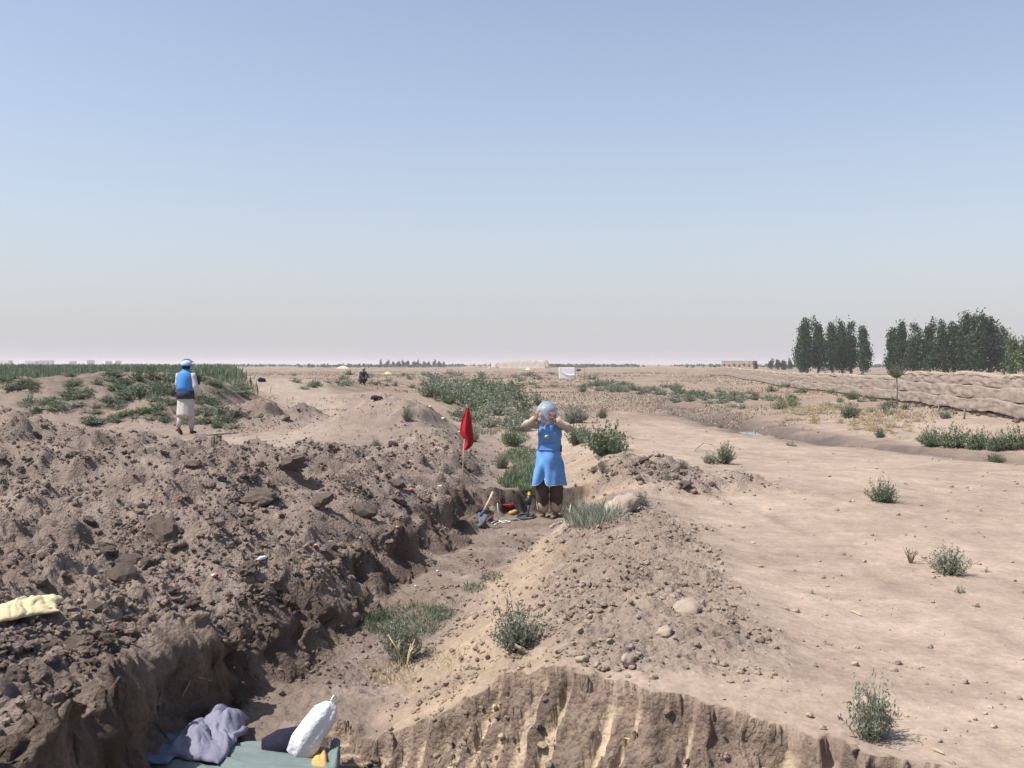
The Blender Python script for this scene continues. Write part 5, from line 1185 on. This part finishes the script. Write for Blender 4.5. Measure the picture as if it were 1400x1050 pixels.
ap = MB().add(V, [(i * nu_ + j, i * nu_ + j + 1, (i + 1) * nu_ + j + 1, (i + 1) * nu_ + j) for i in range(nv_ - 1) for j in range(nu_ - 1)]).build('apron', M_BLUE, pe, solid=.012)
edge = [apron_pt(-1, t) for t in np.linspace(.55, 1, 14)] + [apron_pt(t, 1) for t in np.linspace(-1, 1, 60)][1:] + [apron_pt(1, t) for t in np.linspace(1, .55, 14)][1:]
MB().tube(edge, .0085, n=6).build('hem_trim', M_TRIM, ap)
V = [apron_pt(-.42 + .84 * i / 12, .16 + .17 * j / 6, .016 + .006 * math.sin(j)) for i in range(13) for j in range(7)]
pk = MB().add(V, [(i * 7 + j, (i + 1) * 7 + j, (i + 1) * 7 + j + 1, i * 7 + j + 1) for i in range(12) for j in range(6)]).build('chest_pocket', M_BLUE, ap, solid=.010)
c0 = apron_pt(-.16, .225, .032)
MB().tube([c0 + Vector((0, .004, 0)), c0 + Vector((0, -.004, 0))], .026, n=22).build('emblem', M_BADGE, ap)
MB().tube([c0 + Vector((0, -.002, 0)), c0 + Vector((0, -.006, 0))], .015, n=20).build('emblem_centre', M_BADGEC, ap)
belt = [apron_pt(t, .44, .016) for t in np.linspace(-1, 1, 30)]
MB().tube(belt, [.004] * 30, n=8, ry=.010, up=(0, 0, 1)).build('waist_seam', M_BLUE, ap)
MB().box((.168, -.03, 1.03), (.018, .045, .05)).build('side_buckle', M_BLACK, ap, bevel=.008)
# scarf, helmet, visor
MB().tube([(-.03, -.10, 1.405), (-.085, -.06, 1.425), (-.08, .05, 1.445), (.02, .075, 1.45), (.085, .02, 1.44), (.07, -.07, 1.43), (.0, -.115, 1.405), (-.05, -.15, 1.365), (-.075, -.175, 1.335)], [.034, .04, .04, .04, .04, .042, .042, .034, .014], n=12, fold=.12, fk=3, seed=2).build('scarf', M_SCARF, pe)
V = []; n, m = 24, 9
for i in range(m):
    a = math.radians(90 * i / (m - 1) * 1.12)
    for q in range(n): t = 6.283 * q / n; V.append(hd + Vector((.125 * math.sin(a) * math.cos(t), .01 + .142 * math.sin(a) * math.sin(t), .035 + .108 * math.cos(a))))
he2 = MB().add(V, [(i * n + q, (i + 1) * n + q, (i + 1) * n + (q + 1) % n, i * n + (q + 1) % n) for i in range(m - 1) for q in range(n)]).build('helmet', M_HELM, pe, solid=.008)
rim = [hd + Vector((.128 * math.cos(t), .01 + .146 * math.sin(t), .012)) for t in np.linspace(0, 6.283, 30)]
MB().tube(rim, .011, n=8, cap=False).build('helmet_rim', M_BLACK, he2)
MB().tube([hd + Vector((.118, .0, .01)), hd + Vector((.10, -.03, -.08)), hd + Vector((.03, -.085, -.125))], .007, n=6).build('chin_strap', M_BLACK, he2)
V = []; n, m = 25, 12
for i in range(m):
    v = i / (m - 1); zz_ = .118 - .262 * v; rr_ = .152 + .014 * v - .085 * max(0, .42 - v) ** 2 / .1764
    for q in range(n): t = math.radians(-98 + 196 * q / (n - 1)); V.append(hd + Vector((rr_ * math.sin(t) - .006 * v, -(rr_ + .012) * math.cos(t), zz_ + .004 * math.cos(t))))
vz = MB().add(V, [(i * n + q, (i + 1) * n + q, (i + 1) * n + q + 1, i * n + q + 1) for i in range(m - 1) for q in range(n - 1)]).build('visor', M_VISOR, he2, solid=.004)
MB().tube([hd + Vector((.150 * math.sin(t), -.160 * math.cos(t), .03)) for t in np.radians(np.linspace(-115, -88, 8))], .012, n=6).tube([hd + Vector((.150 * math.sin(t), -.160 * math.cos(t), .03)) for t in np.radians(np.linspace(88, 115, 8))], .012, n=6).build('visor_hinge', M_BLACK, he2)

# --- the person walking away
g = at(254, 594); g.z = H(g.x, g.y) + .01
we_ = empty('person', g, 'person in blue vest and pale long tunic walking away on the footpath', 'person', math.radians(180 - 14))
hd = Vector((.0, -.04, 1.60)); fw = Vector((-.12, -1, -.05)).normalized()
Rs, Re, Rw = Vector((-.19, 0, 1.40)), Vector((-.265, .02, 1.13)), Vector((-.285, -.09, .90))
Ls, Le, Lw = Vector((.19, 0, 1.40)), Vector((.24, -.04, 1.15)), Vector((.07, -.21, 1.16))
caps = [((.09, .17, .16), .042, (.095, .02, .50), .056), ((.095, .02, .50), .062, (.085, 0, .90), .088), ((-.085, -.11, .09), .042, (-.095, -.07, .50), .056), ((-.095, -.07, .50), .062, (-.085, 0, .90), .088),
        ((.09, .20, .13), .034, (.09, .09, .03), .026), ((-.085, -.08, .05), .034, (-.09, -.27, .035), .026),
        ((-.06, 0, .94), .12, (.06, 0, .94), .12), ((0, 0, .95), .13, (0, 0, 1.12), .125), ((-.03, 0, 1.12), .125, (-.06, 0, 1.31), .12), ((.03, 0, 1.12), .125, (.06, 0, 1.31), .12), ((-.14, 0, 1.40), .06, (.14, 0, 1.40), .06),
        ((0, 0, 1.40), .058, hd - Vector((0, -.01, .06)), .054), (Rs, .056, Re, .045), (Re, .045, Rw, .030), (Ls, .056, Le, .045), (Le, .045, Lw, .030)]
caps += head_caps(hd, fw) + hand(Rw, (-.05, -.25, -1), (1, 0, 0), 1, .8) + hand(Lw, (-1, -.3, .1), (0, 0, -1), -1, 1.0)
flesh('body', caps, M_SKIN, we_, .008); eyes(hd, fw, we_)
MB().ball(hd + Vector((0, .02, .0)), (.097, .10, .115), 16, 10).build('hair', M_HAIR, we_)
MB().tube([(0, 0, 1.45), (0, 0, 1.38), (0, 0, 1.2), (0, 0, 1.0), (0, 0, .82), (0, 0, .62), (0, .01, .48), (0, .01, .415)], [.08, .15, .15, .15, .16, .165, .17, .172], n=40, ry=[.09, .20, .19, .185, .20, .205, .215, .22], fold=.022, fk=9, seed=8, up=(0, 1, 0)).build('tunic', M_OFFW, we_)
sleeve(Rs, Re, Rw, .070, 13, we_, M_OFFW); sleeve(Ls, Le, Lw, .070, 15, we_, M_OFFW)
t_ = MB()
t_.tube([(.09, 0, .62), (.095, .03, .48), (.092, .10, .32), (.09, .165, .17)], [.10, .085, .066, .05], n=18, fold=.05, fk=4, seed=31, up=(0, 1, 0)); t_.tube([(-.09, 0, .62), (-.095, -.07, .48), (-.09, -.09, .30), (-.087, -.105, .11)], [.10, .085, .066, .05], n=18, fold=.05, fk=4, seed=33, up=(0, 1, 0))
t_.build('trousers', M_OFFW, we_)
o = shoe('shoe', (0, 0, 0), (0, -.2, 0), M_BSHOE, we_); o.location = (.09, .20, .105); o.rotation_euler = (math.radians(38), 0, 0)
shoe('shoe', (-.085, -.09, 0), (-.095, -.29, 0), M_BSHOE, we_)
vs_ = MB().tube([(0, 0, 1.50), (0, 0, 1.455), (0, 0, 1.40), (0, 0, 1.28), (0, 0, 1.12), (0, 0, 1.0)], [.075, .115, .145, .165, .165, .168], n=36, cap=False, ry=[.085, .150, .192, .200, .196, .196], fold=.008, fk=5, seed=3, up=(0, 1, 0)).build('vest', M_BLUEV, we_, solid=.014)
MB().tube([(0, -.01, 1.48), (0, -.015, 1.515)], [.078, .080], n=24, cap=False, ry=[.086, .088], up=(0, 1, 0)).build('collar', M_BLUEV, vs_, solid=.014)
MB().tube([(.17, .10, 1.02), (.185, .0, 1.02)], .012, n=6).tube([(-.17, .10, 1.02), (-.185, .0, 1.02)], .012, n=6).build('side_strap', M_BLACK, vs_)
MB().tube([(0, .01, 1.01), (0, .012, .93), (0, .014, .83)], [.170, .172, .174], n=30, cap=False, ry=[.20, .205, .21], fold=.012, fk=6, seed=6, up=(0, 1, 0)).build('waist_flap', M_DKCLOTH, we_, solid=.008)
V = []; n, m = 24, 9
for i in range(m):
    a = math.radians(90 * i / (m - 1) * 1.10)
    for q in range(n): t = 6.283 * q / n; V.append(hd + Vector((.122 * math.sin(a) * math.cos(t), .005 + .14 * math.sin(a) * math.sin(t), .045 + .095 * math.cos(a))))
he2 = MB().add(V, [(i * n + q, (i + 1) * n + q, (i + 1) * n + (q + 1) % n, i * n + (q + 1) % n) for i in range(m - 1) for q in range(n)]).build('helmet', M_HELMW, we_, solid=.008)
MB().tube([hd + Vector((.126 * math.cos(t), .005 + .145 * math.sin(t), .022)) for t in np.linspace(0, 6.283, 30)], .012, n=8, cap=False).build('helmet_rim', M_BLUEV, he2)
V = []; n, m = 21, 10
for i in range(m):
    v = i / (m - 1)
    for q in range(n): t = math.radians(-80 + 160 * q / (n - 1)); V.append(hd + Vector(((.15 - .02 * v) * math.sin(t), -.10 * math.cos(t) * (1 - .6 * v) + .02 - .10 * (1 - v),   .085 + .085 * v * math.cos(t) + .01)))
MB().add(V, [(i * n + q, (i + 1) * n + q, (i + 1) * n + q + 1, i * n + q + 1) for i in range(m - 1) for q in range(n - 1)]).build('visor', M_VISORB, he2, solid=.004)
g2 = Vector(we_.location); be = empty('shoulder_bag', we_.matrix_basis @ Vector((-.235, -.16, 1.16)), 'dark green pouch carried under the arm of the walking person', 'bag', math.radians(166))
MB().tube([(0, 0, 0), (0, 0, .05), (0, -.01, .16), (0, -.01, .22)], [.04, .055, .05, .03], n=14, ry=[.03, .04, .04, .02], fold=.05, fk=3).build('pouch', mk('dark_green_canvas', (.045, .065, .06), .85, .2, 10), be)
MB().tube([(0, 0, .2), (.06, .06, .28), (.10, .14, .285)], .010, n=6).build('strap', M_BLACK, be)

# --- far figures: crouching beside the diggings
def crouch(px, py, label, cloth, helm, rz, size):
    g = at(px, py); e = empty('person', g, label, 'person', rz)
    hd = Vector((0, -.24, .98)); fw = Vector((0, -1, -.5)).normalized()
    Rs, Re, Rw = Vector((-.18, -.12, .80)), Vector((-.24, -.28, .58)), Vector((-.16, -.46, .46)); Ls, Le, Lw = Vector((.18, -.12, .80)), Vector((.24, -.28, .58)), Vector((.14, -.46, .44))
    caps = [((-.12, .0, .08), .045, (-.16, -.30, .44), .06), ((-.16, -.30, .44), .065, (-.09, .10, .30), .09), ((.12, .0, .08), .045, (.16, -.30, .44), .06), ((.16, -.30, .44), .065, (.09, .10, .30), .09), ((-.12, .02, .045), .035, (-.13, -.18, .035), .028), ((.12, .02, .045), .035, (.13, -.18, .035), .028),
            ((-.05, .10, .32), .12, (.05, .10, .32), .12), ((0, .08, .36), .13, (0, -.08, .72), .13), ((-.13, -.12, .80), .06, (.13, -.12, .80), .06), ((0, -.13, .80), .055, hd - Vector((0, 0, .06)), .05), (Rs, .055, Re, .045), (Re, .045, Rw, .03), (Ls, .055, Le, .045), (Le, .045, Lw, .03)]
    caps += head_caps(hd, fw) + hand(Rw, (0, -.6, -.6), (1, 0, 0), 1) + hand(Lw, (0, -.6, -.6), (-1, 0, 0), -1)
    flesh('body', caps, M_SKIN, e, .012, .4)
    MB().tube([(0, .11, .20), (0, .09, .36), (0, 0, .56), (0, -.09, .74), (0, -.13, .86)], [.15, .165, .16, .155, .08], n=22, ry=[.18, .20, .20, .21, .09], fold=.03, fk=5, up=(0, 1, 0)).build('tunic', cloth, e)
    sleeve(Rs, Re, Rw, .07, 2, e, cloth); sleeve(Ls, Le, Lw, .07, 4, e, cloth)
    b = MB()
    for s in (-1, 1): b.tube([(s * .09, .10, .30), (s * .15, -.28, .42), (s * .16, -.31, .44), (s * .14, -.18, .26), (s * .12, -.02, .10)], [.12, .10, .10, .09, .07], n=14, fold=.04, fk=4)
    b.build('trousers', M_DKCLOTH, e); MB().ball(hd + Vector((0, .01, .05)), (.125, .14, .10), 16, 9).build('helmet', helm, e); e.scale = (size,) * 3; return e
crouch(495, 526, 'far person crouching in dark clothes and grey helmet on the plain', M_DKCLOTH, M_HELM, .6, 1.0)
# ------------------------------------------------------------------ dusty air
hz = MB().box((0, 0, 5.5), (5600, 5600, 7.5))
hm = bpy.data.materials.new('dusty_air'); hm.use_nodes = True
hn = hm.node_tree.nodes; hn.remove(hn['Principled BSDF'])
pv = hn.new('ShaderNodeVolumePrincipled'); pv.inputs['Color'].default_value = (0.86, 0.84, 0.86, 1); pv.inputs['Density'].default_value = 0.00042
pv.inputs['Anisotropy'].default_value = 0.2
hm.node_tree.links.new(pv.outputs[0], hn['Material Output'].inputs['Volume'])
haze = hz.build('haze', hm, smooth=False); haze['kind'] = 'stuff'
